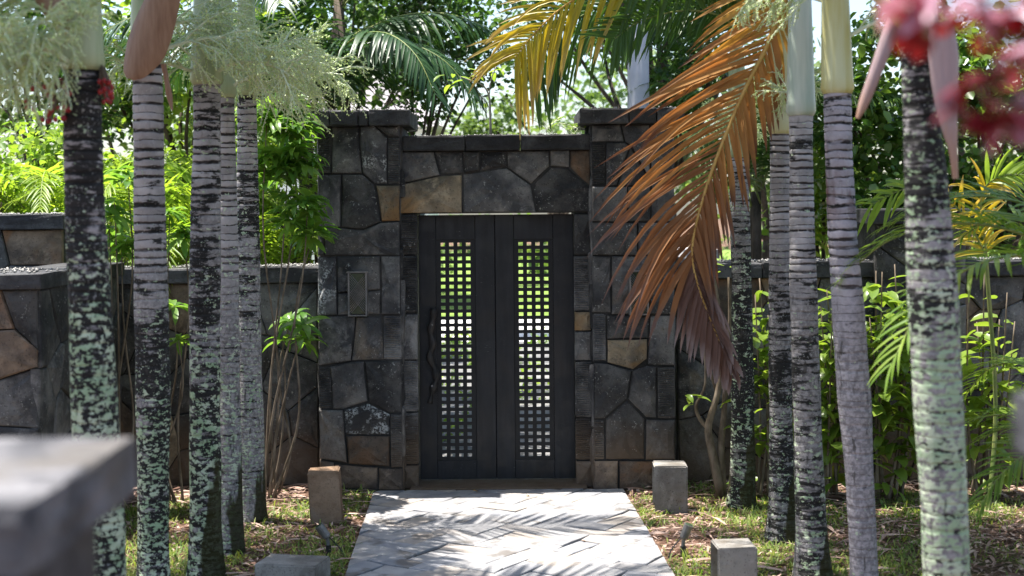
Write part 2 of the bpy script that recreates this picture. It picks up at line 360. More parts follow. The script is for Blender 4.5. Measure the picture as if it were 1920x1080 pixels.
    h = k.math('ADD', k.math('MULTIPLY', fine, .5), k.math('ADD', k.math('MULTIPLY', line, -.6), k.math('MULTIPLY', lm, .35)))
    k.bump(h, .7, .012); return k.fin(c, .85, .2)

# ------------------------------------------------------------------ masonry
def stone_geo(poly, T, depth, rn, gap=.003, bev=.009, rough=.008, seglen=.09):
    """poly: corners (u, v) on a wall plane; T(u, v, d) gives the place d in front of that plane."""
    pts = []; n = len(poly)
    cx = sum(p[0] for p in poly) / n; cy = sum(p[1] for p in poly) / n
    for i in range(n):
        a, b = poly[i], poly[(i + 1) % n]; L = math.hypot(b[0] - a[0], b[1] - a[1]); k = max(1, int(L / seglen))
        nx, ny = (b[1] - a[1]) / max(L, 1e-6), -(b[0] - a[0]) / max(L, 1e-6)
        for j in range(k):
            t = j / k; w = rn.uniform(-.0035, .0015) if j else 0
            s = 1 if (nx * ((a[0] + b[0]) / 2 - cx) + ny * ((a[1] + b[1]) / 2 - cy)) > 0 else -1
            pts.append((a[0] + (b[0] - a[0]) * t + nx * s * w, a[1] + (b[1] - a[1]) * t + ny * s * w))
    def inset(d):
        out = []
        for x, y in pts:
            L = math.hypot(x - cx, y - cy); s = max(.05, 1 - d * 1.25 / max(L, 1e-4)); out.append((cx + (x - cx) * s, cy + (y - cy) * s))
        return out
    m = len(pts); V, Fc = [], []
    o0, o1 = inset(gap), inset(gap + bev)
    tx, ty = rn.uniform(-.05, .05), rn.uniform(-.05, .05)
    tilt = lambda x, y: (x - cx) * tx + (y - cy) * ty
    V += [T(x, y, -.03) for x, y in o0]
    V += [T(x, y, depth - bev * rn.uniform(.7, 1.3) + tilt(x, y)) for x, y in o0]
    V += [T(x, y, depth + rn.uniform(-rough, rough) * .6 + tilt(x, y)) for x, y in o1]
    mid = [(cx + (x - cx) * .55, cy + (y - cy) * .55) for x, y in o1]
    V += [T(x, y, depth + rn.uniform(-rough, rough) * 1.3 + .010 + tilt(x, y)) for x, y in mid]
    V.append(T(cx, cy, depth + rn.uniform(-rough, rough) + .014))
    for r in range(3):
        for j in range(m):
            j2 = (j + 1) % m; Fc.append((r * m + j, r * m + j2, (r + 1) * m + j2, (r + 1) * m + j))
    for j in range(m): Fc.append((3 * m + j, 3 * m + (j + 1) % m, 4 * m))
    return V, Fc
def fix_normals(o):
    bm = bmesh.new(); bm.from_mesh(o.data); bmesh.ops.recalc_face_normals(bm, faces=bm.faces[:]); bm.to_mesh(o.data); bm.free(); return o
def rib_geo(poly, T, depth, rn, pitch=.017):     # dressed stone with chiselled horizontal grooves
    u0, u1 = min(p[0] for p in poly) + .005, max(p[0] for p in poly) - .005
    v0, v1 = min(p[1] for p in poly) + .005, max(p[1] for p in poly) - .005
    n = max(3, int((v1 - v0) / pitch)) * 2; us = [u0, u0 + (u1 - u0) * .12, u0 + (u1 - u0) * .5, u0 + (u1 - u0) * .88, u1]; V, Fc = [], []
    for i in range(n + 1):
        v = v0 + (v1 - v0) * i / n
        for j, u in enumerate(us):
            d = depth - (.009 if i % 2 else 0) * (1 if 0 < j < 4 else .1) + rn.uniform(-.0025, .0025) - (.012 if i in (0, n) else 0) - (.006 if j in (0, 4) else 0)
            V.append(T(u, v + rn.uniform(-.003, .003), d))
    k = len(us)
    for i in range(n):
        for j in range(k - 1): Fc.append((i * k + j, i * k + j + 1, (i + 1) * k + j + 1, (i + 1) * k + j))
    b = len(V); V += [T(u0, v0, -.03), T(u1, v0, -.03), T(u1, v1, -.03), T(u0, v1, -.03)]
    Fc += [(b, b + 1, k - 1, 0), (b + 2, b + 3, n * k, n * k + k - 1)]
    Fc += [tuple([b + 3, b] + [i * k for i in range(n + 1)]), tuple([b + 1, b + 2] + [i * k + k - 1 for i in range(n, -1, -1)])]
    return V, Fc
STN = [0]
def add_stone(poly, T, parent, mat, rn, depth=.05, rib=False, **kw):
    V, Fc = (rib_geo if rib else stone_geo)(poly, T, depth + rn.uniform(-.012, .016), rn, **({} if rib else kw))
    c = sum((Vector(v) for v in V), Vector()) / len(V); STN[0] += 1
    return fix_normals(mobj('stone', V, Fc, mat, parent, c))
def clip(poly, nx, ny, d):              # keep nx*x + ny*y <= d
    out = []
    for i in range(len(poly)):
        a, b = poly[i], poly[(i + 1) % len(poly)]; da, db = nx * a[0] + ny * a[1] - d, nx * b[0] + ny * b[1] - d
        if da <= 0: out.append(a)
        if da * db < 0:
            t = da / (da - db); out.append((a[0] + (b[0] - a[0]) * t, a[1] + (b[1] - a[1]) * t))
    return out
def voronoi(u0, u1, v0, v1, size, rn):
    nu, nv = max(1, round((u1 - u0) / size)), max(1, round((v1 - v0) / (size * .8))); S = []
    for i in range(nu):
        for j in range(nv):
            S.append((u0 + (i + .5 + rn.uniform(-.36, .36) + (.25 if j % 2 else -.2)) * (u1 - u0) / nu, v0 + (j + .5 + rn.uniform(-.36, .36)) * (v1 - v0) / nv))
    out = []
    for i, s in enumerate(S):
        P = [(u0, v0), (u1, v0), (u1, v1), (u0, v1)]
        for j, q in enumerate(S):
            if i == j or not P: continue
            nx, ny = q[0] - s[0], q[1] - s[1]; P = clip(P, nx, ny, (nx * (q[0] + s[0]) + ny * (q[1] + s[1])) / 2)
        P2 = [p for k, p in enumerate(P) if math.hypot(p[0] - P[k - 1][0], p[1] - P[k - 1][1]) > .02]
        if len(P2) > 2: out.append(P2)
    return out
def front(Y): return lambda u, v, d: Vector((u, Y - d, v))
def facing_right(X): return lambda u, v, d: Vector((X + d, u, v))
def pebbles(name, x0, x1, y0, y1, z, n, seed, parent, smin=.004, smax=.014):
    rn = np.random.default_rng(seed); base = np.array([(1, 0, 0), (-1, 0, 0), (0, 1, 0), (0, -1, 0), (0, 0, .8), (0, 0, -.4)], dtype=float)
    f = np.array([(0, 2, 4), (2, 1, 4), (1, 3, 4), (3, 0, 4), (2, 0, 5), (1, 2, 5), (3, 1, 5), (0, 3, 5)])
    s = rn.uniform(smin, smax, (n, 1, 1)) * rn.uniform(.7, 1.2, (n, 1, 3)); a = rn.uniform(0, 6.28, n)
    rot = np.zeros((n, 3, 3)); rot[:, 0, 0] = np.cos(a); rot[:, 0, 1] = -np.sin(a); rot[:, 1, 0] = np.sin(a); rot[:, 1, 1] = np.cos(a); rot[:, 2, 2] = 1
    p = np.stack([rn.uniform(x0, x1, n), rn.uniform(y0, y1, n), np.full(n, z) + s[:, 0, 2] * .3], 1)
    V = np.einsum('nij,nkj->nki', rot, base[None] * s) + p[:, None, :]; FF = (f[None] + (np.arange(n) * 6)[:, None, None]).reshape(-1, 3)
    org = Vector(((x0 + x1) / 2, (y0 + y1) / 2, z)); V = V.reshape(-1, 3) - np.array(org)
    o = finish(bpy.data.objects.new(name, fast_mesh(name, V, FF, M['pebble'])), parent, org); o['kind'] = 'stuff'; return o

# ------------------------------------------------------------------ ground, path
g = mobj('ground', [(-150, -20, 0), (150, -20, 0), (150, 250, 0), (-150, 250, 0)], [(0, 1, 2, 3)], M['soil']); tag(g, kind='structure')
L0, L1 = G(700.8, 924), G(649, 1076); R0, R1 = G(1176.7, 933), G(1248, 1055)
def edge_x(a, b, Y): return a.x + (b.x - a.x) * (Y - a.y) / (b.y - a.y)
PY0, PY1 = 5.2, 11.57
pathV = [Vector((edge_x(L0, L1, Y), Y, .006)) for Y in (PY0, PY1)] + [Vector((edge_x(R0, R1, Y), Y, .006)) for Y in (PY1, PY0)]
path = mobj('path', pathV, [(0, 3, 2, 1)], M['core']); tag(path, kind='structure')
fix_normals(path)
rn = random.Random(4)
ANG = R(56); ca, sa = math.cos(ANG), math.sin(ANG); PW, PL = .175, .35
warp = lambda x, y: (x + .012 * math.sin(17 * x + 9 * y) + .01 * math.sin(31 * y - 11 * x), y + .012 * math.sin(13 * y - 19 * x + 1) + .008 * math.sin(37 * x))
def paver(poly):
    for (a, b, s) in ((L0, L1, 1), (R0, R1, -1)):
        dx, dy = b.x - a.x, b.y - a.y; nx, ny = (dy, -dx) if s < 0 else (-dy, dx)
        inx, iny = (0.0 - a.x), (10 - a.y)
        if nx * inx + ny * iny > 0: nx, ny = -nx, -ny
        poly = clip(poly, nx, ny, nx * a.x + ny * a.y)
        if len(poly) < 3: return
    poly = clip(poly, 0, 1, PY1)
    if len(poly) >= 3: poly = clip(poly, 0, -1, -6.6)
    if len(poly) < 3: return
    A = abs(sum(poly[i - 1][0] * poly[i][1] - poly[i][0] * poly[i - 1][1] for i in range(len(poly)))) / 2
    if A < .002: return
    cx = sum(p[0] for p in poly) / len(poly); cy = sum(p[1] for p in poly) / len(poly); h = .022 + rn.uniform(-.004, .004)
    tx, ty = rn.uniform(-.012, .012), rn.uniform(-.012, .012); V = []
    for ins, z in ((.0035, 0.0), (.0035, h - .004), (.008, h)):
        for x, y in poly:
            L = math.hypot(x - cx, y - cy); s = max(.1, 1 - ins * 1.3 / L); V.append((cx + (x - cx) * s, cy + (y - cy) * s, z + ((x - cx) * tx + (y - cy) * ty if z else 0)))
    n = len(poly); Fc = [(r * n + j, r * n + (j + 1) % n, (r + 1) * n + (j + 1) % n, (r + 1) * n + j) for r in range(2) for j in range(n)] + [tuple(2 * n + j for j in range(n))]
    fix_normals(mobj('paver', V, Fc, M['paver'], path, (cx, cy, 0)))
for i in range(-40, 40):                 # herringbone bond laid on the skew
    for j in range(-12, 12):
        ox, oy = i * PW + j * 2 * PL * .5 , i * PW - j * PL
        for (w, h, dx, dy) in ((PL, PW, 0, 0), (PW, PL, 0, PW)):
            q = [(ox + dx, oy + dy), (ox + dx + w, oy + dy), (ox + dx + w, oy + dy + h), (ox + dx, oy + dy + h)]
            q = [(x * ca - y * sa - .1, x * sa + y * ca + 9.3) for x, y in q]
            q = [warp(*p) for p in q]
            if max(p[1] for p in q) < 6.5 or min(p[1] for p in q) > 11.7 or abs(q[0][0]) > 2: continue
            paver(q)
thr = bev_box('threshold', W(770, 912, 11.7).x, W(1100, 912, 11.7).x, 11.585, 12.5, 0.0, .03, M['basalt'], None, .006); tag(thr, kind='structure')
thr.name = 'threshold_pavement'
# what lies beyond the gate
def sheet(name, x0, x1, y0, y1, z, mat):
    return tag(mobj(name, [(x0, y0, z), (x1, y0, z), (x1, y1, z), (x0, y1, z)], [(0, 1, 2, 3)], mat), kind='structure')
sheet('courtyard_pavement', -5, 5, 12.5, 24.5, .006, M['court'])
sheet('driveway_road', -60, 60, 24.5, 29.5, .010, M['concrete'])
sheet('lawn', -90, 90, 29.5, 75, .014, M['lawn'])

# ------------------------------------------------------------------ stone gateway
Y1, Y2, YD = 11.60, 11.72, 11.93
z1 = lambda x, y: (580 + x / 2.6667, 180 + y / 2.6667)
z2 = lambda x, y: (580 + x / 2.6667, 560 + y / 2.6667)
def uv_at(p, Y):
    w = W(p[0], p[1], Y); return (w.x, max(.0, w.z))
gate = empty('stone_gateway', (W(930, 915, Y1).x, Y1, 0), 'tall dark basalt gateway with two capped piers and a lintel', 'gateway')
xl0, xl1 = W(598, 560, Y1).x, W(753, 560, Y1).x; xr0, xr1 = W(1110, 560, Y1).x, W(1266, 560, Y1).x
def core(name, x0, x1, y0, y1, z0, z1_, parent):
    V, Fc = box_geo(x0, x1, y0, y1, z0, z1_); return mobj(name, V, Fc, M['core'], parent, ((x0 + x1) / 2, y0, z0))
ZC = W(680, 237, Y1).z
pierL = core('pier', xl0 + .012, xl1 - .012, Y1 + .02, 12.45, 0, ZC, gate); pierR = core('pier', xr0 + .012, xr1 - .012, Y1 + .02, 12.45, 0, ZC, gate)
zl0, zl1 = W(930, 402, Y2).z, W(930, 283, Y2).z
lint = core('lintel_wall', xl1 - .01, xr0 + .01, Y2 + .02, 12.40, zl0 + .01, zl1, gate)
jx0, jx1 = W(783, 650, Y2).x, W(1077, 650, Y2).x
jambL = core('jamb', xl1 - .01, jx0 - .012, Y2 + .02, 12.40, 0, zl0 + .008, gate); jambR = core('jamb', jx1 + .012, xr0 + .01, Y2 + .02, 12.40, 0, zl0 + .008, gate)
S = lambda zf, pts: [zf(*p) for p in pts]
LEFT = [
 (z1, [(40,150),(105,150),(105,388),(40,388)], 'r'), (z1, [(110,150),(250,150),(250,250),(262,388),(110,388)], 'b'),
 (z1, [(256,150),(325,150),(388,210),(388,440),(325,440),(266,385),(254,250)], 'l'), (z1, [(392,207),(452,207),(452,440),(392,440)], 'r'), (z1, [(332,148),(452,148),(452,203),(392,203)], 'b'),
 (z1, [(40,392),(158,392),(154,655),(40,655)], 'b'), (z1, [(163,392),(265,392),(325,446),(356,630),(270,665),(160,655)], 'b'), (z1, [(333,446),(452,446),(452,625),(361,628)], 't'),
 (z1, [(270,669),(360,633),(452,629),(452,798),(76,798),(76,660),(156,660)], 'b'), (z1, [(40,660),(72,660),(72,800),(40,800)], 'b'),
 (z1, [(40,803),(133,803),(137,1095),(40,1095)], 'l'), (z1, [(138,803),(352,800),(355,968),(141,985)], 'b'), (z1, [(141,989),(356,972),(356,1093),(141,1095)], 'b'), (z1, [(358,800),(452,800),(454,1092),(360,1092)], 'b'),
 (z2, [(42,88),(230,88),(222,195),(207,312),(42,335)], 'b'), (z2, [(234,88),(360,88),(373,306),(211,310),(226,195)], 'b'), (z2, [(368,85),(460,85),(460,306),(377,306)], 'r'),
 (z2, [(44,340),(100,342),(112,550),(46,552)], 'r'), (z2, [(104,340),(210,316),(272,314),(290,515),(170,553),(116,552)], 'b'), (z2, [(276,314),(460,310),(462,572),(405,576),(294,520)], 'b'),
 (z2, [(48,556),(165,558),(188,822),(50,800)], 'b'), (z2, [(170,558),(292,524),(402,580),(402,682),(180,682)], 'l2'), (z2, [(184,687),(402,687),(402,840),(195,825)], 'n'), (z2, [(406,580),(464,576),(464,845),(406,845)], 'r'),
 (z2, [(50,806),(122,820),(122,950),(52,950)], 'b'), (z2, [(126,828),(342,845),(342,955),(126,955)], 'n'), (z2, [(346,849),(467,849),(467,958),(346,956)], 'n')]
RIGHT = [
 (z1, [(1412,145),(1555,140),(1575,228),(1412,228)], 'b'), (z1, [(1414,232),(1480,232),(1480,448),(1414,448)], 'r'), (z1, [(1484,232),(1577,232),(1602,250),(1537,448),(1484,448)], 'b'),
 (z1, [(1560,140),(1705,140),(1705,420),(1612,248),(1580,228)], 'b'), (z1, [(1709,140),(1828,140),(1828,420),(1709,420)], 'b'), (z1, [(1541,448),(1606,254),(1705,425),(1705,448)], 'b'), (z1, [(1709,424),(1828,424),(1828,628),(1709,628)], 'b'),
 (z1, [(1414,452),(1590,452),(1590,628),(1414,628)], 'b'), (z1, [(1594,452),(1705,452),(1705,628),(1594,628)], 'b'), (z1, [(1414,632),(1640,632),(1640,796),(1414,796)], 'b'), (z1, [(1644,632),(1828,632),(1828,796),(1644,796)], 'b'),
 (z1, [(1414,800),(1508,800),(1508,1084),(1414,1084)], 'b'), (z1, [(1512,800),(1700,800),(1700,1092),(1512,1092)], 'b'), (z1, [(1704,800),(1828,800),(1828,1092),(1704,1092)], 'b'),
 (z2, [(1418,75),(1484,75),(1484,315),(1418,315)], 'r'), (z2, [(1488,84),(1700,84),(1696,198),(1488,202)], 'b'), (z2, [(1490,206),(1690,202),(1688,300),(1620,355),(1490,320)], 't2'), (z2, [(1705,84),(1829,84),(1829,335),(1692,332)], 'b'),
 (z2, [(1424,322),(1490,325),(1612,360),(1588,500),(1475,600),(1424,600)], 'b'), (z2, [(1616,360),(1690,336),(1738,340),(1738,600),(1685,600),(1592,505)], 'b'), (z2, [(1742,342),(1830,340),(1830,600),(1742,600)], 'r'),
 (z2, [(1424,605),(1476,605),(1478,808),(1424,808)], 'r'), (z2, [(1482,602),(1588,510),(1680,602),(1678,808),(1482,806)], 'b'), (z2, [(1684,605),(1830,605),(1830,808),(1682,808)], 'b'),
 (z2, [(1424,812),(1545,812),(1545,960),(1424,960)], 'n'), (z2, [(1550,812),(1755,812),(1755,955),(1550,955)], 'n'), (z2, [(1760,812),(1830,812),(1830,955),(1760,955)], 'n')]
LINT = [
 (z1, [(452,278),(622,278),(652,395),(452,440)], 'b'), (z1, [(626,278),(765,278),(770,385),(655,393)], 'b'), (z1, [(768,278),(850,278),(850,375),(774,386)], 'b'), (z1, [(853,278),(985,275),(985,352),(853,374)], 'b'),
 (z1, [(989,275),(1200,272),(1202,350),(1108,440),(991,357)], 'b'), (z1, [(1205,272),(1300,270),(1300,355),(1205,350)], 'b'), (z1, [(1304,270),(1406,268),(1406,455),(1304,360)], 'n'),
 (z1, [(450,445),(652,399),(762,394),(763,584),(450,586)], 't'), (z1, [(768,391),(987,360),(1108,446),(1132,582),(768,584)], 'b'), (z1, [(1113,445),(1205,355),(1298,360),(1406,462),(1406,582),(1137,582)], 'b')]
JL = [(z1, [(456,592),(541,592),(541,795),(456,795)], 'r'), (z1, [(456,799),(541,799),(541,1084),(456,1084)], 'r'), (z2, [(460,76),(543,76),(543,306),(460,306)], 'b'), (z2, [(462,310),(545,310),(545,566),(462,566)], 'r'),
      (z2, [(464,570),(547,570),(547,830),(464,830)], 'r'), (z2, [(466,834),(548,834),(548,955),(466,955)], 'b')]
JR = [(z1, [(1322,590),(1408,590),(1408,795),(1322,795)], 'b'), (z1, [(1322,799),(1408,799),(1408,1075),(1322,1075)], 'r'), (z2, [(1326,66),(1410,66),(1410,160),(1326,160)], 't'), (z2, [(1326,164),(1410,164),(1410,310),(1326,310)], 'b'),
      (z2, [(1328,314),(1412,314),(1412,595),(1328,595)], 'r'), (z2, [(1330,599),(1414,599),(1414,808),(1330,808)], 'r'), (z2, [(1332,812),(1416,812),(1416,955),(1332,955)], 'b')]
KM = {'b': 'basalt', 'r': 'basalt', 'l': 'basalt_lichen', 'l2': 'basalt_lichen', 't': 'basalt_tan', 't2': 'basalt_tan', 'n': 'basalt_brown'}
rs = random.Random(12)
for table, Yp, par in ((LEFT, Y1, pierL), (RIGHT, Y1, pierR), (LINT, Y2, lint), (JL, Y2, jambL), (JR, Y2, jambR)):
    for zf, pts, k in table:
        poly = [uv_at(p, Yp) for p in S(zf, pts)]
        add_stone(poly, front(Yp + .03), par, M[KM[k]], rs, .03, rib=(k == 'r'))
# rough stones on the pier sides that face the opening and on the outer sides
for X, sgn, par in ((xl1 - .012, 1, pierL), (xl0 + .012, -1, pierL), (xr0 + .012, -1, pierR), (xr1 - .012, 1, pierR)):
    T = (lambda X, s: (lambda u, v, d: Vector((X + s * d, u, v))))(X, sgn)
    for P in voronoi(Y1 + .06, 12.44, 0.0, ZC, .42, rs): add_stone(P, T, par, M['basalt'], rs, .012, seglen=.2)
def slabs(name, xs, y0, y1, z0, z1_, parent, mat, seed):
    for i in range(len(xs) - 1):
        bev_box(name, xs[i] + .003, xs[i + 1] - .003, y0 + rs.uniform(-.008, .008), y1, z0, z1_ + rs.uniform(-.006, .006), mat, parent, .012, .003, seed + i, 2, 2)
px = lambda p, y, Y: W(p, y, Y).x
zt, zb = W(680, 207, Y1).z, ZC
slabs('coping_slab', [px(585, 220, Y1), px(620, 220, Y1), px(673, 220, Y1), px(692, 220, Y1), px(770, 220, Y1)], Y1 - .09, 12.52, zb + .002, zt, gate, M['coping'], 1)
slabs('coping_slab', [px(1085, 220, Y1), px(1178, 220, Y1), px(1230, 220, Y1), px(1282, 220, Y1)], Y1 - .09, 12.52, zb + .002, zt, gate, M['coping'], 7)
slabs('coping_slab', [px(753, 266, Y2) + .004, px(872, 266, Y2), px(976, 266, Y2), px(1109, 266, Y2) - .004], Y2 - .05, 12.46, zl1 + .003, W(930, 254, Y2).z, gate, M['coping'], 11)
pebbles('pebbles', px(756, 255, Y2), px(1104, 255, Y2), Y2 - .04, 12.3, W(930, 254, Y2).z + .002, 520, 3, gate)
pebbles('pebbles', px(600, 207, Y1), px(765, 207, Y1), Y1 - .07, 12.4, zt + .003, 200, 4, gate)
pebbles('pebbles', px(1090, 207, Y1), px(1275, 207, Y1), Y1 - .07, 12.4, zt + .003, 200, 5, gate)

# ------------------------------------------------------------------ double gate with lattice windows
dg = empty('double_gate', (W(930, 910, YD).x, YD, .03), 'charcoal double gate with two tall lattice windows between the stone piers', 'gate')
dz0, dz1 = .040, W(930, 402.5, YD).z
dxl, dxm, dxr = W(786.5, 655, YD).x, W(929.5, 655, YD).x, W(1077, 655, YD).x
pm = PXM(YD)
def leaf(x0, x1, pcx):
    y0, y1 = YD, YD + .05
    pw = 4 * 15.8 * pm + .022; a, b = pcx - pw / 2 - .012, pcx + pw / 2 + .012
    pz0, pz1 = W(930, 863, YD).z, W(930, 449, YD).z
    lf = mobj('gate_leaf', *join_geo([box_geo(x0, a, y0, y1, dz0, dz1), box_geo(b, x1, y0, y1, dz0, dz1), box_geo(a, b, y0 + .0006, y1, dz0, pz0), box_geo(a, b, y0 + .0006, y1, pz1, dz1)]), M['door'], dg, (x0, y0, dz0))
    bv = lf.modifiers.new('bevel', 'BEVEL'); bv.width = .003; bv.segments = 1
    nx, nz = 4, 31; hw, hh = 8.2 * pm, 6.7 * pm; sx = 15.8 * pm; sz = (853 - 457.8) / 30 * pm
    xs = [a]; zs = [pz0]; zc0 = W(930, 853, YD).z
    for i in range(nx): c = pcx + (i - 1.5) * sx; xs += [c - hw / 2, c + hw / 2]
    for j in range(nz): c = zc0 + j * sz; zs += [c - hh / 2, c + hh / 2]
    xs.append(b); zs.append(pz1); V, Fc = [], []; NX, NZ = len(xs), len(zs); ya, yb = y0 + .012, y0 + .030
    for y in (ya, yb):
        for z in zs:
            for x in xs: V.append((x, y, z))
    I = lambda s, i, j: s * NX * NZ + j * NX + i
    hole = lambda i, j: 0 <= i < NX - 1 and 0 <= j < NZ - 1 and i % 2 == 1 and j % 2 == 1
    for j in range(NZ - 1):
        for i in range(NX - 1):
            if hole(i, j):
                q = [(i, j), (i + 1, j), (i + 1, j + 1), (i, j + 1)]
                for k in range(4): (p, r), (s, t) = q[k], q[(k + 1) % 4]; Fc.append((I(0, p, r), I(1, p, r), I(1, s, t), I(0, s, t)))
            else:
                Fc.append((I(0, i, j), I(0, i + 1, j), I(0, i + 1, j + 1), I(0, i, j + 1))); Fc.append((I(1, i, j), I(1, i, j + 1), I(1, i + 1, j + 1), I(1, i + 1, j)))
    mobj('lattice_panel', V, Fc, M['door_edge'], lf, (pcx, ya, pz0)); return lf
leafL = leaf(dxl, dxm - .002, W(855.5, 655, YD).x); leafR = leaf(dxm + .002, dxr, W(1001.5, 655, YD).x)
V, Fc = box_geo(dxm - .02, dxm + .02, YD + .052, YD + .062, dz0, dz1); mobj('cover_strip', V, Fc, M['door'], leafR, (dxm, YD, dz0))
hp = [W(x, y, YD - .07) for x, y in ((814, 578), (812, 600), (807, 622), (812, 645), (806, 668), (815, 692), (818, 712), (811, 732), (806, 756))]
hd = mobj('handle', *tube(smooth_path(hp, 30), [.028 + .007 * math.sin(i * 1.3) - .008 * (i > 26) for i in range(31)], 9), M['wood_handle'], leafL, hp[4], smooth=True)
for y in (608, 722):
    p = W(811, y, YD - .03); mobj('handle_bolt', *tube([p + Vector((0, .035, 0)), p - Vector((0, .07, 0))], .009, 8), M['metal_grey'], leafL, p)

# ------------------------------------------------------------------ garden walls at both sides
def wall_run(name, label, x0, x1, Yf, top, cap_h, size, seed, back=.42, cat='wall', mats=None, slab=.75, xvis=None):
    e = empty(name, ((x0 + x1) / 2, Yf, 0), label, cat); r2 = random.Random(seed)
    b = core('masonry', x0 + .01, x1 - .01, Yf + .02, Yf + back, 0, top - cap_h, e)
    for P in voronoi(x0, x1, 0.0, top - cap_h, size, r2):
        k = r2.random(); add_stone(P, front(Yf + .03), b, M['basalt_brown'] if k < .13 else M['basalt_tan'] if k < .17 else M['basalt'], r2, .03, seglen=.16)
    n = max(1, round((x1 - x0) / slab)); xs = [x0 - .04 + (x1 - x0 + .08) * i / n for i in range(n + 1)]
    for i in range(n): bev_box('coping_slab', xs[i] + .003, xs[i + 1] - .003, Yf - .07 + r2.uniform(-.008, .008), Yf + back + .06, top - cap_h + .002, top + r2.uniform(-.006, .006), M['coping'], e, .012, .003, seed + i, 2, 2)
    pebbles('pebbles', x0, x1, Yf - .05, Yf + back, top + .004, int(260 * (x1 - x0)), seed, e, .005, .018); return e
zw = W(450, 502, 11.9).z
wall_run('garden_wall', 'dark stone garden wall behind the left palm trunks, joining the gateway', -3.7, xl0 - .055, 11.92, zw, .13, .42, 21)
wall_run('garden_wall', 'taller stretch of stone wall with dark coping at the far left edge', -6.2, W(121, 415, 11.7).x, 11.62, W(60, 403, 11.62).z, .12, .46, 22)
zw2 = W(1450, 492, 11.9).z
wall_run('garden_wall', 'dark stone garden wall behind the leafy shrub and right palm trunks', xr1 + .055, 6.5, 11.92, zw2, .13, .42, 23)
# pier rising out of the right-hand wall
xp0, xp1 = W(1628, 430, 12.0).x, W(1796, 430, 12.0).x
pr = empty('wall_pier', ((xp0 + xp1) / 2, 11.80, 0), 'square capped stone pier in the right garden wall behind the lichen palm', 'pier')
zpt = W(1712, 391, 12.0).z; pb = core('masonry', xp0 + .01, xp1 - .01, 11.80, 12.6, 0, zpt - .13, pr); r3 = random.Random(5)
for P in voronoi(xp0, xp1, 0, zpt - .13, .42, r3): add_stone(P, front(11.81), pb, M['basalt'], r3, .03, seglen=.16)
bev_box('coping_slab', xp0 - .06, xp1 + .08, 11.70, 12.68, zpt - .128, zpt, M['coping'], pr, .014, .003, 3, 2, 2)
# low wall block at the left edge, corner towards the path
YL = 9.5; xc = W(78, 530, YL).x; zl = W(78, 514, YL).z
lw = empty('low_wall', (xc, YL, 0), 'lower stone wall with corner and pebbled coping at the left edge', 'wall')
lb = core('masonry', -6.2, xc - .06, YL + .08, 11.58, 0, zl - .105, lw); r4 = random.Random(31)
for P in voronoi(-6.2, xc - .045, 0, zl - .105, .40, r4):
    k = r4.random(); add_stone(P, front(YL + .09), lb, M['basalt_brown'] if k < .25 else M['basalt'], r4, .03, seglen=.16)
for P in voronoi(YL + .06, 11.56, 0, zl - .105, .42, r4): add_stone(P, facing_right(xc - .07), lb, M['basalt'], r4, .03, seglen=.16)
for i, (a, b) in enumerate(((-6.2, -5.0), (-5.0, -4.1), (-4.1, xc))): bev_box('coping_slab', a + .003, b - .003, YL, 10.3, zl - .103, zl + r4.uniform(-.004, .004), M['coping'], lw, .012, .003, 40 + i, 2, 2)
bev_box('coping_slab', xc - .5, xc, 10.305, 11.54, zl - .103, zl, M['coping'], lw, .012, .003, 50, 2, 2)
pebbles('pebbles', -5.5, xc - .03, YL + .03, 10.25, zl + .004, 420, 9, lw, .006, .02)

# wall lamps
def wall_lamp(cx, cy, label):
    w, h = 34 * PXM(Y1), 78 * PXM(Y1); c = W(cx, cy, Y1); x0, x1, za, zb_ = c.x - w / 2, c.x + w / 2, c.z - h / 2, c.z + h / 2
    e = empty('wall_lamp', (c.x, Y1, za), label, 'lamp', 'wall lamps on the gate piers')
    mobj('glass', *box_geo(x0 + .006, x1 - .006, Y1 - .055, Y1 + .02, za + .006, zb_ - .006), M['lamp_glass'], e, c)
    t = .010; mobj('frame', *join_geo([box_geo(x0 - .004, x0 + t, Y1 - .075, Y1 + .02, za, zb_), box_geo(x1 - t, x1 + .004, Y1 - .075, Y1 + .02, za, zb_), box_geo(x0 - .012, x1 + .012, Y1 - .085, Y1 + .02, zb_, zb_ + .012), box_geo(x0 - .004, x1 + .004, Y1 - .08, Y1 + .02, za - .012, za)]), M['metal_grey'], e, c)
    parts = []; n = 16; d = Y1 - .066
    for s in (1, -1):
        for k in range(-5, n + 6):
            a = (x0 + t, za + (zb_ - za) * k / n); b = (x1 - t, a[1] + s * (w - 2 * t) * 1.25)
            pts = [a, b]; 
            if max(a[1], b[1]) > zb_ or min(a[1], b[1]) < za: continue
            parts.append(tube([(a[0], d - .001 * s, a[1]), (b[0], d - .001 * s, b[1])], .0026, 4))
    mobj('grille', *join_geo(parts), M['metal_grey'], e, c); return e
wall_lamp(672, 550, 'narrow grilled wall lamp on the pier with the driftwood handle beside it')
wall_lamp(1197, 548, 'narrow grilled wall lamp half hidden behind the dead brown frond')

# foreground pillars
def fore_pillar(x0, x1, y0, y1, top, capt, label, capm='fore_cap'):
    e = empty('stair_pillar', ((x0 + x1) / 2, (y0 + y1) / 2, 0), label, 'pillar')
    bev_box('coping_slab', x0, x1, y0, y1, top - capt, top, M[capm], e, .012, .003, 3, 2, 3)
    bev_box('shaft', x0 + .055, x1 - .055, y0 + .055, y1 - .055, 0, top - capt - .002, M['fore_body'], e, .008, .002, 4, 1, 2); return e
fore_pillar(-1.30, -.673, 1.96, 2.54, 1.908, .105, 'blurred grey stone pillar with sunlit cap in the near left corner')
fore_pillar(.797, 1.40, 1.75, 2.28, 2.01, .10, 'blurred dark stone pillar cap cut by the right picture edge', 'fore_body')

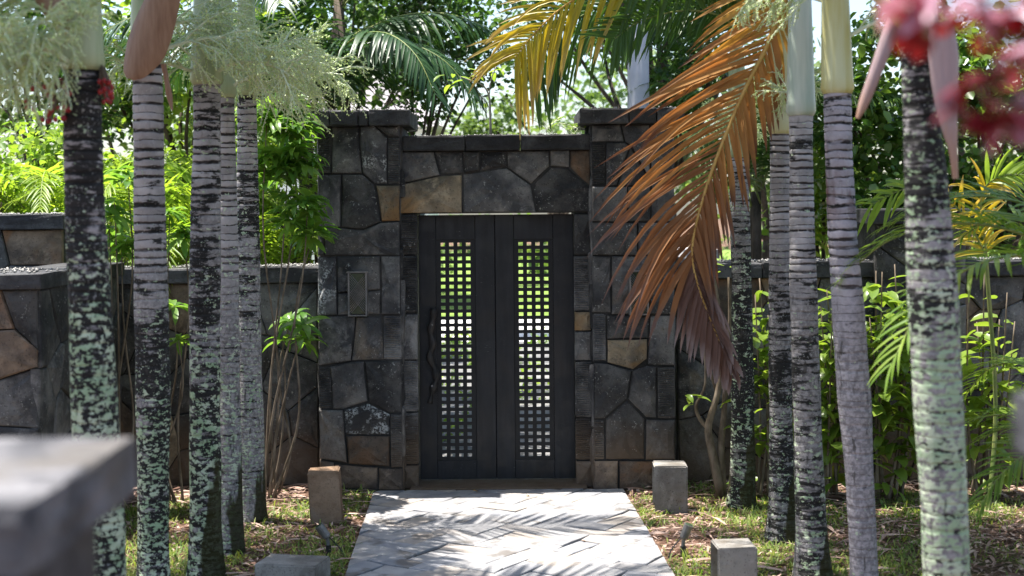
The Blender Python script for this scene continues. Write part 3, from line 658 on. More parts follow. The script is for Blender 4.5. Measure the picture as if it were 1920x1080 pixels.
# ------------------------------------------------------------------ path blocks and spike lights
def block(name, base, w, d, h, rotz, mat, label, lean=0.0, side=1, toppled=False):
    bm = bmesh.new(); bmesh.ops.create_cube(bm, size=1.0)
    for v in bm.verts: v.co = Vector((v.co.x * w, v.co.y * d, (v.co.z + .5) * h))
    sf = [f for f in bm.faces if f.normal.x * side > .9][0]
    r = bmesh.ops.inset_region(bm, faces=[sf], thickness=.035)
    for v in sf.verts: v.co.x -= side * .09
    for v in sf.verts: v.co.z += .0 if v.co.z > h / 2 else -.0
    bmesh.ops.bevel(bm, geom=[e for e in bm.edges if e.calc_face_angle(0) > .5], offset=.009, segments=2, affect='EDGES')
    bmesh.ops.triangulate(bm, faces=[f for f in bm.faces if len(f.verts) > 4])
    rb = random.Random(len(label))
    for v in bm.verts: v.co += Vector((rb.uniform(-.002, .002), rb.uniform(-.002, .002), rb.uniform(-.002, .002)))
    me = bpy.data.meshes.new(name); bm.to_mesh(me); bm.free(); me.materials.append(mat)
    o = finish(bpy.data.objects.new(name, me), None, base); o.rotation_euler = (0, lean, rotz)
    return tag(o, label, 'block', 'stone light blocks beside the path')
b1 = G(611, 984); block('path_block', (b1.x, b1.y + .1, -.02), .23, .22, .41, R(4), M['block_brown'], 'rusty brown upright stone block left of the path', R(-3.5), 1)
b2 = G(1259, 964); block('path_block', (b2.x, b2.y + .1, -.02), .25, .25, .385, R(-2), M['block_grey'], 'grey upright stone block with dark niche, right of the path by the pier', 0, -1)
b3 = G(1381, 1112); block('path_block', (b3.x, b3.y + .1, -.02), .24, .24, .295, R(3), M['block_grey'], 'grey stone block cut by the bottom edge, below the right spike light', 0, -1)
b4 = G(548, 1098); o4 = block('path_block', (b4.x - .20, b4.y + .1, .045), .20, .27, .40, R(-12), M['block_grey'], 'toppled stone block lying on its side left of the path', R(90), 1)
def spike_light(px_, py_, lean, label, s=1.0):
    b = G(px_, py_); e = empty('spike_light', b, label, 'spotlight', 'garden spike lights beside the path')
    mobj('spike', *tube([b - Vector((0, 0, .02)), b + Vector((0, 0, .075))], .019, 10), M['metal_dark'], e, b)
    k = b + Vector((0, 0, .075)); a = Vector((lean * .35, .02, .94)).normalized(); k2 = k + a * .06
    mobj('bracket', *tube([k, k2], .013, 8), M['metal_grey'], e, k)
    h = Vector((lean, -.12, .8)).normalized(); st = k2 - h * .015
    hd_ = mobj('lamp_head', *tube([st, st + h * .015, st + h * .10, st + h * .104], [.018, .029, .030, .032], 14), M['metal_grey'], e, st)
    mobj('lens', *tube([st + h * .104, st + h * .107], [.026, .025], 14), M['lamp_glass'], hd_, st)
    cp = [k2, k2 + Vector((-.03 if lean > 0 else .03, 0, -.02)), b + Vector((-.08 if lean > 0 else .08, -.01, .05)), b + Vector((-.10 if lean > 0 else .11, -.02, .0))]
    mobj('cable', *tube(smooth_path(cp, 12), .0045, 6), M['metal_dark'], e, k); return e
spike_light(616, 1043, -.55, 'small grey spike spotlight leaning left on the left of the path')
spike_light(1281, 1045, .3, 'small grey spike spotlight on the right of the path')

# ------------------------------------------------------------------ leaves and fronds
def leaflet_geo(p, d, up, L, w, droop, nseg=4, fold=.25, twist=0):
    """A folded strip from p along d, bending down by droop. Returns verts, faces, along."""
    V, Fc, A = [], [], []; d = d.normalized(); p = p.copy(); st = L / nseg
    for i in range(nseg + 1):
        t = i / nseg; ww = w * (math.sin(math.pi * min(1, .12 + t * .88)) ** .7 if t < .98 else .03) * .5
        s = d.cross(up)
        if s.length < 1e-4: s = Vector((1, 0, 0))
        s.normalize(); nrm = s.cross(d).normalized(); V += [p + s * ww + nrm * ww * fold, p, p - s * ww + nrm * ww * fold]; A += [t] * 3
        d = (d + Vector((0, 0, -1)) * droop * (st / max(L, .01)) * (1 + t)).normalized(); p = p + d * st
    for i in range(nseg):
        a = i * 3; Fc += [(a, a + 1, a + 4, a + 3), (a + 1, a + 2, a + 5, a + 4)]
    return V, Fc, A
def frond_parts(pts, n, Lmax, width, rn, ang=(60, 30), droop=.8, up=Vector((0, 0, 1)), start=.12, lift=.25, prof=None, jit=.10, rr=.014):
    """Rachis tube and a list of leaflets along a line of points."""
    P = smooth_path(pts, 24); rach = tube(P, [rr * (1 - .8 * i / 24) for i in range(25)], 6); LF = []
    for i in range(n):
        t = start + (1 - start) * (i + .5) / n; u = t * 24; k = min(int(u), 23); q = P[k].lerp(P[k + 1], u - k); tg = (P[k + 1] - P[k]).normalized()
        side = tg.cross(up)
        if side.length < .05: side = Vector((1, 0, 0))
        side.normalize(); nn = side.cross(tg).normalized(); a = R(ang[0] + (ang[1] - ang[0]) * t)
        L = Lmax * (prof(t) if prof else (.45 + .55 * math.sin(math.pi * min(1, t * .95 + .12))))
        for s in (1, -1):
            d = tg * math.cos(a) + side * s * math.sin(a) + nn * lift
            d += Vector((rn.uniform(-jit, jit), rn.uniform(-jit, jit), rn.uniform(-jit, jit)))
            LF.append((t, s) + leaflet_geo(q, d, nn, L * rn.uniform(.85, 1.1), width * (.6 + .4 * math.sin(math.pi * t)), droop * rn.uniform(.6, 1.4)))
    return rach, LF
def frond_mesh(name, pts, n, Lmax, width, seed, mat, rmat, **kw):
    rach, LF = frond_parts([Vector(p) for p in pts], n, Lmax, width, random.Random(seed), **kw); V, Fc = [Vector(v) for v in rach[0]], list(rach[1]); A = [0.0] * len(V); mi = [0] * len(Fc)
    for l in LF:
        b = len(V); V += l[2]; Fc += [tuple(i + b for i in f) for f in l[3]]; A += l[4]; mi += [1] * len(l[3])
    return mesh_from(name, V, Fc, [rmat, mat], True, att=A, mi=mi)
def arch(L, a0, a1, n=6, side=0.0):      # a line leaving the origin along +X at angle a0, bending to a1
    p = Vector((0, 0, 0)); out = [p.copy()]
    for i in range(n):
        a = R(a0 + (a1 - a0) * (i / (n - 1)) ** 1.2); p = p + Vector((math.cos(a), side * i / n, math.sin(a))) * (L / n); out.append(p.copy())
    return out
FM = {}
for v in range(4):
    FM['palm', v] = frond_mesh('frond', arch(2.2 + .15 * v, 74 - 4 * v, -12 - 5 * v), 44, .62, .038, v, M['frond'], M['rachis'], droop=.9, ang=(62, 35))
    FM['lime', v] = frond_mesh('frond', arch(2.3 + .2 * v, 82 - 5 * v, -25 - 8 * v), 46, .55, .026, 20 + v, M['frond_lime'], M['rachis'], droop=.5, ang=(58, 28), lift=.35)
    FM['dark', v] = frond_mesh('frond', arch(2.6 + .2 * v, 68 - 6 * v, -30 - 8 * v), 48, .72, .042, 40 + v, M['frond_dark'], M['rachis'], droop=.9, ang=(62, 35), lift=.1)
    FM['areca', v] = frond_mesh('frond', arch(1.5 + .15 * v, 70 - 6 * v, -22 - 8 * v), 36, .42, .026, 60 + v, M['leaf_lime'], M['rachis'], droop=.45, ang=(56, 30), lift=.3)
def put_mesh(name, me, parent, org, rz=0.0, rx=0.0, ry=0.0, s=1.0):
    o = finish(bpy.data.objects.new(name, me), parent, org); o.rotation_euler = (rx, ry, rz); o.scale = (s, s, s); return o

# inflorescence: stalk, branches, flower-bearing threads
def panicle_mesh(seed, L=.55, nb=13, droop=.5, beads=13, spread=1.0):
    rn = random.Random(seed); tubes = []; B = []
    P = [Vector((0, 0, 0))]; d = Vector((1, 0, .35)).normalized()
    for i in range(8): P.append(P[-1] + d * L / 8); d = (d + Vector((0, 0, -droop * .16))).normalized()
    tubes.append(tube(P, [.016 * (1 - i / 11) for i in range(9)], 5))
    for b in range(nb):
        t = .12 + .88 * b / nb; q = P[min(8, int(t * 8))].lerp(P[min(8, int(t * 8) + 1)], t * 8 % 1); az = rn.uniform(0, 6.283)
        bd = Vector((.75, math.cos(az) * spread, math.sin(az) * spread * .8)).normalized(); bl = L * rn.uniform(.45, .75) * (1.1 - .5 * t); BP = [q]
        for i in range(4): BP.append(BP[-1] + bd * bl / 4); bd = (bd + Vector((rn.uniform(-.1, .1), rn.uniform(-.1, .1), -droop * .25))).normalized()
        tubes.append(tube(BP, [.007, .006, .005, .004, .002], 4))
        for r in range(11):
            u = .12 + .88 * r / 11; q2 = BP[min(3, int(u * 4))].lerp(BP[min(4, int(u * 4) + 1)], u * 4 % 1)
            rd = (bd + Vector((rn.uniform(-1, 1), rn.uniform(-1, 1), rn.uniform(-.9, .7)))).normalized(); rl = L * rn.uniform(.14, .28); e = q2 + rd * rl + Vector((0, 0, -rl * droop * .4))
            tubes.append(tube([q2, (q2 + e) / 2 + Vector((0, 0, .006)), e], [.0028, .0024, .0015], 3, False))
            for k in range(beads): B.append(q2.lerp(e, (k + .8) / beads) + Vector((rn.uniform(-.007, .007), rn.uniform(-.007, .007), rn.uniform(-.007, .007))))
    V, Fc = join_geo(tubes); mi = [0] * len(Fc); tet = [Vector((1, 1, 1)), Vector((-1, -1, 1)), Vector((-1, 1, -1)), Vector((1, -1, -1))]
    for p in B:
        b = len(V); s = rn.uniform(.0028, .005); rot = Matrix.Rotation(rn.uniform(0, 6.28), 3, 'Z'); V += [p + (rot @ t) * s for t in tet]; Fc += [(b, b + 1, b + 2), (b, b + 3, b + 1), (b, b + 2, b + 3), (b + 1, b + 3, b + 2)]; mi += [1] * 4
    return mesh_from('inflorescence', V, Fc, [M['panicle_stalk'], M['flower']], False, mi=mi)
PAN = [panicle_mesh(1), panicle_mesh(2, .6, 14, .8), panicle_mesh(3, .5, 12, .2)]

def sheath(name, pts, Y, mat, parent, depth=.05, curl=1.1):
    """A fallen-open leaf base: a curved, thick blade along picture points (x, y, width)."""
    P = [W(x, y, Y) for x, y, w in pts]; Wd = [w * PXM(Y) for _, _, w in pts]; n = 14; PP = smooth_path(P, n); V, Fc, A = [], [], []
    ws = np.interp(np.linspace(0, 1, n + 1), np.linspace(0, 1, len(Wd)), Wd); k = 7
    for layer in (0, 1):
        for i, p in enumerate(PP):
            t = (PP[min(i + 1, n)] - PP[max(i - 1, 0)]).normalized(); s = t.cross(Vector((0, 1, 0))).normalized(); nn = Vector((0, -1, 0))
            for j in range(k):
                u = (j / (k - 1) - .5) * 2; V.append(p + s * (u * ws[i] / 2) - nn * (u * u * ws[i] * .28 * curl) + nn * (.006 * layer)); A.append(i / n)
    m = (n + 1) * k
    for i in range(n):
        for j in range(k - 1):
            a = i * k + j; Fc += [(a, a + 1, a + k + 1, a + k), (m + a, m + a + k, m + a + k + 1, m + a + 1)]
        a = i * k; b = a + k - 1; Fc += [(a, a + k, m + a + k, m + a), (b, m + b, m + b + k, b + k)]
    return mobj(name, V, Fc, mat, parent, P[0], True, att=A)

# ------------------------------------------------------------------ palms along the path
PALM = {}
def palm(key, Y, pts, label, mat, shaft=None, crown=8, seed=0, flare=1.35, pan=(), groove=.032, sp=.05, bare=False, shaft_len=.85, frond_key='palm', arc=None, extra=(), rings=1.65):
    """pts: (x, y, width) in the photograph from top to bottom; the foot is carried down to the ground."""
    rn = random.Random(seed + 100); C = [W(x, y, Y) for x, y, w in pts]; Rd = [w * PXM(Y) / 2 for *_, w in pts]
    if C[-1].z > .05:
        d = (C[-1] - C[-2]); t = C[-1].z / max(1e-3, -d.z); C.append(Vector((C[-1].x + d.x * t * .5, Y, 0))); Rd.append(Rd[-1] * 1.02)
    else: C[-1].z = 0
    zs = np.array([c.z for c in C])[::-1]; xs = np.array([c.x for c in C])[::-1]; rr = np.array(Rd)[::-1]
    H = zs[-1]; base = Vector((float(xs[0]), Y, 0)); e = empty('palm_tree', base, label, 'palm tree', 'ringed palms lining the path')
    zz = []; z = -.05; k = 0; V, UV, Fc = [], [], []; n = 22
    prof = ((0.0, -1.0), (.2, -.15), (.55, .35), (.85, .1)); wob = rn.uniform(0, 6)
    while z < H:
        h = sp * rn.uniform(.75, 1.25) * (1.0 if z > H * .35 else 1.2)
        for f, a in prof:
            if z + f * h < H: zz.append((z + f * h, k + f, a))
        z += h; k += 1
    zz.append((H, k, 0))
    for (z, v, a) in zz:
        r = float(np.interp(z, zs, rr)); cx = float(np.interp(z, zs, xs)); amp = groove * min(1, max(.05, (z - rings) / .6))
        fl = 1 + (flare - 1) * math.exp(-max(0, z) / .16) if flare > 1 else 1
        lump = 1 + .03 * math.sin(z * 4.1 + wob) + .015 * math.sin(z * 11 + wob)
        for j in range(n + 1):
            th = 2 * math.pi * j / n; q = r * fl * lump * (1 + amp * a + .018 * math.sin(3 * th + z * 2 + wob) + .01 * math.sin(7 * th + z * 9))
            V.append((cx + q * math.cos(th), Y + q * math.sin(th), z)); UV.append((j / n, v))
    m = n + 1
    for i in range(len(zz) - 1):
        for j in range(n): Fc.append((i * m + j, i * m + j + 1, (i + 1) * m + j + 1, (i + 1) * m + j))
    mobj('trunk', V, Fc, mat, e, base, True, UV)
    top = Vector((float(xs[-1]), Y, float(H))); r0 = float(rr[-1]); lean = Vector((float(xs[-1] - np.interp(H - .8, zs, xs)) * .6, 0, 0))
    sl = shaft_len; pr_ = [(r0 * 1.10, -.03), (r0 * 1.28, .0), (r0 * 1.22, .06), (r0 * 1.05, sl * .45), (r0 * .9, sl * .8), (r0 * .62, sl * 1.05), (r0 * .35, sl * 1.2)]
    Vs, Fs = lathe(pr_, 18, top); Vs = [v + lean * ((v.z - top.z)) for v in Vs]
    mobj('crownshaft', Vs, Fs, M[shaft or 'shaft_green'], e, top, True)
    fb = top + Vector((0, 0, sl * 1.02)) + lean * sl
    lo, hi = arc or ((150, 290) if key in ('P1', 'P2', 'P3') else (180, 285) if key in ('P4', 'P5') else (-110, -12)); az_ = [R(lo + (hi - lo) * ((i * .618034 + seed * .37) % 1)) for i in range(crown)] + [R(q) for q in extra]
    for i, az in enumerate(az_):
        put_mesh('frond', FM[frond_key, (i + seed) % 4], e, fb + Vector((0, 0, rn.uniform(-.05, .1))), az + rn.uniform(-.1, .1), 0, R(rn.uniform(-8, 6) - (14 if i > crown * .6 else 0)), rn.uniform(.9, 1.1))
    for (az, dz, s, tilt, v) in pan:
        put_mesh('inflorescence', PAN[v], e, top + Vector((math.cos(R(az)) * r0, math.sin(R(az)) * r0, dz)), R(az), 0, R(tilt), s)
    PALM[key] = (e, top, fb); return e
T_ = lambda i, **k: trunk_mat(i, **k)
palm('P1', 6.5, [(154, 120, 66), (155, 250, 68), (160, 420, 74), (170, 600, 82), (178, 800, 86), (192, 1000, 82)], 'nearest left palm, dark bark thick with mint lichen, behind the blurred pillar',
     T_(1, pale=(1.0, 2.6, .35, .9), black=(1.2, 3.0, .66, .56), lichen=(1.3, 2.7, .86, .30), moss=0, tint=(.36, .33, .33)), crown=7, seed=1,
     pan=((185, .05, 1.0, -5, 1), (245, .0, .9, 0, 0), (150, .05, .95, 0, 1), (215, .2, 1.0, -20, 0), (190, .25, 1.0, -10, 0), (240, -.02, .75, 8, 1), (262, .1, .7, 0, 0), (285, .15, .6, -10, 2)))
palm('P2', 8.4, [(276, 110, 52), (278, 250, 57), (281, 420, 60), (286, 640, 62), (288, 780, 66), (287, 900, 58), (287, 1080, 54)], 'left palm with pale ringed top and a brown sheath hanging across it',
     T_(2, pale=(1.3, 2.1, 0, 1), black=(1.3, 2.4, .60, .34), lichen=(.7, 2.2, .74, .25), moss=0), crown=6, seed=2, pan=((20, .05, 1.0, -5, 0), (50, .15, 1.0, -15, 1)))
palm('P3', 8.9, [(388, 150, 50), (388, 260, 53), (386, 420, 56), (384, 600, 57), (384, 800, 58), (385, 1000, 56), (386, 1060, 58)], 'left palm with black band, mint lichen and mossy right side of its foot',
     T_(3, pale=(1.6, 2.5, 0, 1), black=(1.0, 2.6, .54, .40), lichen=(.4, 2.5, .80, .35), moss=1.0), crown=6, seed=3, extra=(-8, 25), pan=((200, .05, .9, 0, 0), (330, .05, 1.0, 0, 1), (30, .1, 1.1, -10, 0)))
palm('P4', 9.6, [(423, 175, 32), (426, 300, 34), (429, 500, 36), (431, 700, 38), (433, 900, 40), (434, 1032, 40)], 'slim left palm half hidden behind the mossy-footed palm',
     T_(4, pale=(1.2, 2.0, 0, 1), black=(1.2, 2.0, .36, .25), lichen=(.5, 2.1, .66, .4), moss=.9), crown=6, seed=4, pan=((340, .05, 1.0, -5, 0),))
palm('P5', 10.6, [(463, 172, 36), (464, 300, 40), (466, 500, 43), (468, 700, 46), (469, 850, 52), (469, 968, 52)], 'left palm nearest the gateway, closely ringed dark top and grey foot',
     T_(5, pale=(1.5, 2.2, .0, 1), black=(1.5, 2.6, .34, .48), lichen=(.2, 2.3, .60, .45), moss=.3, low=(.25, .235, .23)), crown=6, seed=5, extra=(12,), pan=((350, .02, 1.25, -4, 0), (20, .1, 1.1, -16, 2), (310, .1, 1.1, -5, 1), (250, .08, 1.0, -10, 0)))
palm('P6', 10.9, [(1384, 288, 33), (1387, 400, 37), (1391, 560, 39), (1393, 750, 42), (1393, 880, 46), (1390, 955, 48)], 'slim dark palm right of the dead frond, nearest the right pier',
     T_(6, pale=(1.5, 2.5, 0, .8), black=(1.2, 2.4, .62, .45), lichen=(.3, 2.3, .64, .42), moss=.9, low=(.19, .18, .16)), 'shaft_green', crown=6, seed=6, extra=(200, 170), pan=((60, .15, .6, -10, 0),), sp=.042)
palm('P7', 9.8, [(1462, 243, 36), (1463, 400, 40), (1463, 600, 42), (1464, 800, 45), (1466, 920, 48), (1468, 1019, 52)], 'pale ringed palm just right of the slim dark one, mossy foot',
     T_(7, pale=(1.4, 2.0, 0, 1), black=(1.3, 2.4, .50, .32), lichen=(.2, 1.9, .52, .3), moss=.8), 'shaft_yellow', crown=6, seed=7, extra=(190, 162), pan=((150, .10, .7, 0, 0), (40, .3, .7, 0, 2)), sp=.04)
palm('P8', 8.8, [(1502, 208, 44), (1503, 350, 46), (1506, 520, 49), (1511, 700, 52), (1517, 900, 55), (1524, 1070, 56)], 'ringed palm with tall waxy blue-green crownshaft, carrying the dead brown frond',
     T_(8, pale=(1.2, 1.9, 0, 1), black=(1.0, 2.2, .46, .34), lichen=(.2, 1.8, .62, .3), moss=.6), 'shaft_blue', crown=6, seed=8, extra=(172, 200), pan=((110, .10, .7, 0, 2),), sp=.042, shaft_len=1.1)
palm('P9', 8.1, [(1570, 166, 49), (1573, 300, 52), (1581, 450, 56), (1592, 600, 59), (1602, 750, 61), (1612, 900, 54), (1620, 1080, 48)], 'clean lilac-grey palm with yellow crownshaft and a red-brown stain below it',
     T_(9, pale=(1.2, 1.8, .1, 1), black=(1.2, 2.0, .26, .34), lichen=(.4, 1.4, .28, .1), moss=.0, tint=(.40, .37, .40), low=(.26, .24, .25), stain=2.52), 'shaft_yellow', crown=7, seed=9, pan=((0, .3, .9, -10, 2), (170, .5, .8, 0, 0)), sp=.048, shaft_len=1.1)
palm('P10', 6.0, [(1720, 70, 64), (1726, 200, 66), (1737, 350, 79), (1748, 550, 90), (1758, 750, 93), (1770, 950, 88), (1775, 1080, 82)], 'thick near right palm, black on top and coated in mint lichen below',
     T_(10, pale=(1.2, 2.4, .2, .8), black=(1.5, 2.9, .42, .60), lichen=(1.4, 2.5, .92, .46), moss=0, tint=(.40, .37, .37)), crown=6, seed=10, rings=2.5)
# hanging sheaths and fruit
sheath('leaf_sheath', [(318, -60, 50), (300, 0, 66), (282, 50, 78), (266, 95, 76), (248, 135, 44), (243, 148, 14)], 8.1, M['sheath_brown'], PALM['P2'][0])
sheath('leaf_sheath', [(306, 120, 10), (312, 150, 9), (317, 180, 12), (323, 207, 3)], 8.25, M['sheath_brown'], PALM['P2'][0])
sheath('leaf_sheath', [(70, -30, 40), (95, 12, 46), (120, 40, 26), (132, 56, 8)], 6.3, M['sheath_brown'], PALM['P1'][0])
sheath('leaf_sheath', [(1768, 40, 46), (1774, 100, 58), (1776, 160, 50), (1780, 220, 36), (1788, 280, 16), (1792, 335, 10)], 5.8, M['sheath_pink'], PALM['P10'][0])
sheath('leaf_sheath', [(1690, 10, 22), (1668, 70, 30), (1645, 130, 24), (1622, 190, 20), (1608, 222, 7)], 5.9, M['sheath_pink'], PALM['P10'][0])
sheath('leaf_sheath', [(1640, -10, 18), (1665, 10, 22), (1690, 40, 24), (1712, 72, 18)], 5.85, M['shaft_yellow'], PALM['P10'][0])
def fruits(parent, Y, ctr, spots):
    b = W(*ctr, Y); parts = []; ps = []
    for x, y in spots:
        p = W(x, y, Y + random.Random(x * 7 + y).uniform(-.12, .12)); ps.append(p); mid = (b + p) / 2 + Vector((0, 0, .02)); parts.append(tube(smooth_path([b, mid, p], 5), .003, 4))
    f = mobj('fruit_cluster', *join_geo(parts), M['stem'], parent, b)
    bm = bmesh.new(); bmesh.ops.create_icosphere(bm, subdivisions=2, radius=.0115)
    for v in bm.verts: v.co.z *= 1.2
    me = bpy.data.meshes.new('fruit'); bm.to_mesh(me); bm.free(); me.materials.append(M['berry']); me.polygons.foreach_set('use_smooth', [True] * len(me.polygons))
    for i, p in enumerate(ps): put_mesh('fruit', me, f, p, i, 0, 0, .8 + .4 * ((i * 37) % 10) / 10)
rf = random.Random(2)
fruits(PALM['P1'][0], 6.45, (128, 160), [(40 + int(rf.betavariate(2.4, 1.3) * 95), 150 + int(rf.uniform(0, 78))) for _ in range(42)])
fruits(PALM['P1'][0], 6.5, (188, 120), [(186 + int(rf.uniform(0, 24)), 150 + int(rf.uniform(0, 42))) for _ in range(26)])

# dead brown frond hanging from the waxy-shafted palm
def custom_frond(name, parent, pts, n, Lfun, angs, width, mats, rmat, seed, droop, rr, depth_jit=.1, sides=(1, -1), t0=.0):
    rn = random.Random(seed); P = smooth_path([W(x, y, Y) for x, y, Y in pts], 40); V, Fc = tube(P, [rr * (1 - .82 * i / 40) for i in range(41)], 7)
    fr = mobj(name, V, Fc, rmat, parent, P[0], True)
    for i in range(n):
        t = t0 + (1 - t0) * (i + .5) / n; u = t * 40; k = min(int(u), 39); q = P[k].lerp(P[k + 1], u - k); tg = (P[k + 1] - P[k]).normalized()
        side = Vector((0, 1, 0)).cross(tg).normalized()
        for s in sides:
            a = R(angs[s](t) + rn.uniform(-6, 6)); L = Lfun[s](t) * rn.uniform(.85, 1.12)
            d = tg * math.cos(a) + side * s * math.sin(a) + Vector((0, rn.uniform(-depth_jit, depth_jit) * 2, 0))
            nrm = Vector((rn.uniform(-.3, .3), -1, rn.uniform(.0, .5)))
            v, f, A = leaflet_geo(q, d, nrm, L, width * rn.uniform(.6, 1.2), droop(t) * rn.uniform(.4, 1.8), 6, rn.uniform(.2, 1.1))
            m = mats[min(len(mats) - 1, max(0, int(t * len(mats) + rn.uniform(-.35, .35))))]
            mobj('leaflet', v, f, m, fr, q, True, att=A)
    return fr
custom_frond('dead_frond', PALM['P8'][0], [(1500, -60, 8.9), (1470, 5, 9.0), (1436, 90, 9.08), (1398, 165, 9.1), (1362, 250, 9.1), (1330, 335, 9.1), (1305, 420, 9.1), (1298, 480, 9.1), (1312, 545, 9.1), (1345, 630, 9.1), (1372, 690, 9.1)], 84,
    {1: lambda t: .94 * (.72 + .42 * math.sin(math.pi * min(1, t * 1.35))) * (1 if t < .58 else max(.26, 1 - (t - .58) * 1.75)), -1: lambda t: .50 * (.7 + .4 * math.sin(math.pi * t)) * (1 if t < .65 else max(.4, 1 - (t - .65) * 1.6))},
    {1: lambda t: 50 - 16 * t, -1: lambda t: 38 - 14 * t}, .036, [M['dead0'], M['dead1'], M['dead1'], M['dead2'], M['dead2'], M['dead3'], M['dead3']], M['rachis_gold'], 3, lambda t: .22 + 1.2 * t * t, .019, .13)
# yellowing frond and dark green fronds arching over the lintel
custom_frond('yellow_frond', PALM['P7'][0], [(1445, -150, 10.0), (1300, -95, 10.1), (1160, -45, 10.2), (1060, 10, 10.25), (1000, 65, 10.3), (965, 110, 10.3)], 40,
    {1: lambda t: .42 + .1 * math.sin(math.pi * t), -1: lambda t: .56 + .1 * math.sin(math.pi * t)}, {1: lambda t: 46, -1: lambda t: 40}, .036, [M['frond'], M['frond_yellow'], M['frond_yellow']], M['rachis_gold'], 5, lambda t: .55, .015, .15)
custom_frond('green_frond', PALM['P6'][0], [(1390, 60, 10.95), (1330, 5, 11.0), (1230, -10, 11.1), (1120, 15, 11.2), (1040, 70, 11.25), (1000, 150, 11.3)], 44,
    {1: lambda t: .34 * (.6 + .5 * math.sin(math.pi * t)), -1: lambda t: .62 * (.7 + .4 * math.sin(math.pi * t))}, {1: lambda t: 40, -1: lambda t: 52 - 18 * t}, .034, [M['frond_dark'], M['frond'], M['frond_dark']], M['rachis'], 6, lambda t: .6, .014, .2)
custom_frond('green_frond', PALM['P6'][0], [(1392, 70, 10.9), (1350, 30, 10.7), (1280, 20, 10.4), (1200, 40, 10.2), (1150, 75, 10.1)], 34,
    {1: lambda t: .30, -1: lambda t: .30}, {1: lambda t: 45, -1: lambda t: 45}, .030, [M['frond'], M['frond']], M['rachis'], 8, lambda t: .3, .012, .2)

# ------------------------------------------------------------------ foliage
def leaf_cloud(name, centers, n, spread, size, seed, mat, parent=None, org=(0, 0, 0), aspect=.55, flat=.5, shape='oval', droop=.3):
    """n leaf blades scattered in clumps round the centres, every blade a small folded outline."""
    r = np.random.default_rng(seed); C = np.array([tuple(c) for c in centers]); idx = r.integers(0, len(C), n)
    sp = np.asarray(spread); sp = sp[idx][:, None] if sp.ndim else sp
    g_ = r.normal(size=(n, 3)); g_ /= np.linalg.norm(g_, axis=1, keepdims=True); rad = r.uniform(.25, 1, (n, 1)) ** .6
    P = C[idx] + g_ * rad * sp
    if shape == 'oval': base = np.array([(0, 0, 0), (.3, .42, .06), (.72, .34, .04), (1, 0, -.08), (.72, -.34, .04), (.3, -.42, .06)]); f = np.array([(0, 3, 2, 1), (0, 5, 4, 3)])
    else: base = np.array([(0, 0, 0), (.45, .5, .05), (1, 0, -.05), (.45, -.5, .05)]); f = np.array([(0, 3, 2, 1)])
    base = base * np.array([1, aspect * 1.2, 1]); kv = len(base)
    az = r.uniform(0, 2 * np.pi, n); el = r.normal(-droop, flat, n); ro = r.normal(0, .6, n)
    d = np.stack([np.cos(az) * np.cos(el), np.sin(az) * np.cos(el), np.sin(el)], 1); s0 = np.stack([-np.sin(az), np.cos(az), np.zeros(n)], 1); u0 = np.cross(d, s0)
    s = s0 * np.cos(ro)[:, None] + u0 * np.sin(ro)[:, None]; u = np.cross(d, s); sz = (size * r.uniform(.6, 1.3, n))[:, None, None]
    V = P[:, None, :] + sz * (base[None, :, 0:1] * d[:, None, :] + base[None, :, 1:2] * s[:, None, :] + base[None, :, 2:3] * u[:, None, :])
    FF = (f[None] + (np.arange(n) * kv)[:, None, None]).reshape(-1, 4)
    return finish(bpy.data.objects.new(name, fast_mesh(name, V.reshape(-1, 3) - np.array(tuple(org)), FF, mat)), parent, org)
def crown_centers(c, rad, n, rn):
    out = []
    while len(out) < n:
        v = Vector((rn.uniform(-1, 1), rn.uniform(-1, 1), rn.uniform(-1, 1)))
        if .25 < v.length < 1: out.append(Vector(c) + Vector((v.x * rad[0], v.y * rad[1], v.z * rad[2])))
    return out
def tree(name, label, base, c, rad, nclump, nleaf, size, mat, seed, spread=.45, limbs=9, tr=.10, cat='tree', part='crown', **kw):
    rn = random.Random(seed); base = Vector(base); e = empty(name, base, label, cat); C = crown_centers(c, rad, nclump, rn); c = Vector(c)
    fork = base.lerp(c, .55); P = [tube(smooth_path([base - Vector((0, 0, .05)), base.lerp(fork, .5) + Vector((rn.uniform(-.1, .1), rn.uniform(-.1, .1), 0)), fork], 8), [tr * (1 - .04 * i) for i in range(9)], 8)]
    for i in range(limbs):
        t = C[i * len(C) // limbs]; m_ = fork.lerp(t, .5) + Vector((rn.uniform(-.2, .2), rn.uniform(-.2, .2), rn.uniform(0, .25))); P.append(tube(smooth_path([fork, m_, t], 8), [tr * .5 * (1 - .1 * j) for j in range(9)], 6))
    mobj('trunk', *join_geo(P), M['bark'] if tr > .04 else M['stem'], e, base, True)
    lc = leaf_cloud(part, C, nleaf, [spread * rn.uniform(.6, 1.3) for _ in C], size, seed, mat, e, c, **kw); lc['kind'] = 'stuff'; return e
def at(px_, py_, Y): return W(px_, py_, Y)
def gnd(px_, Y): p = W(px_, 600, Y); return Vector((p.x, Y, 0))

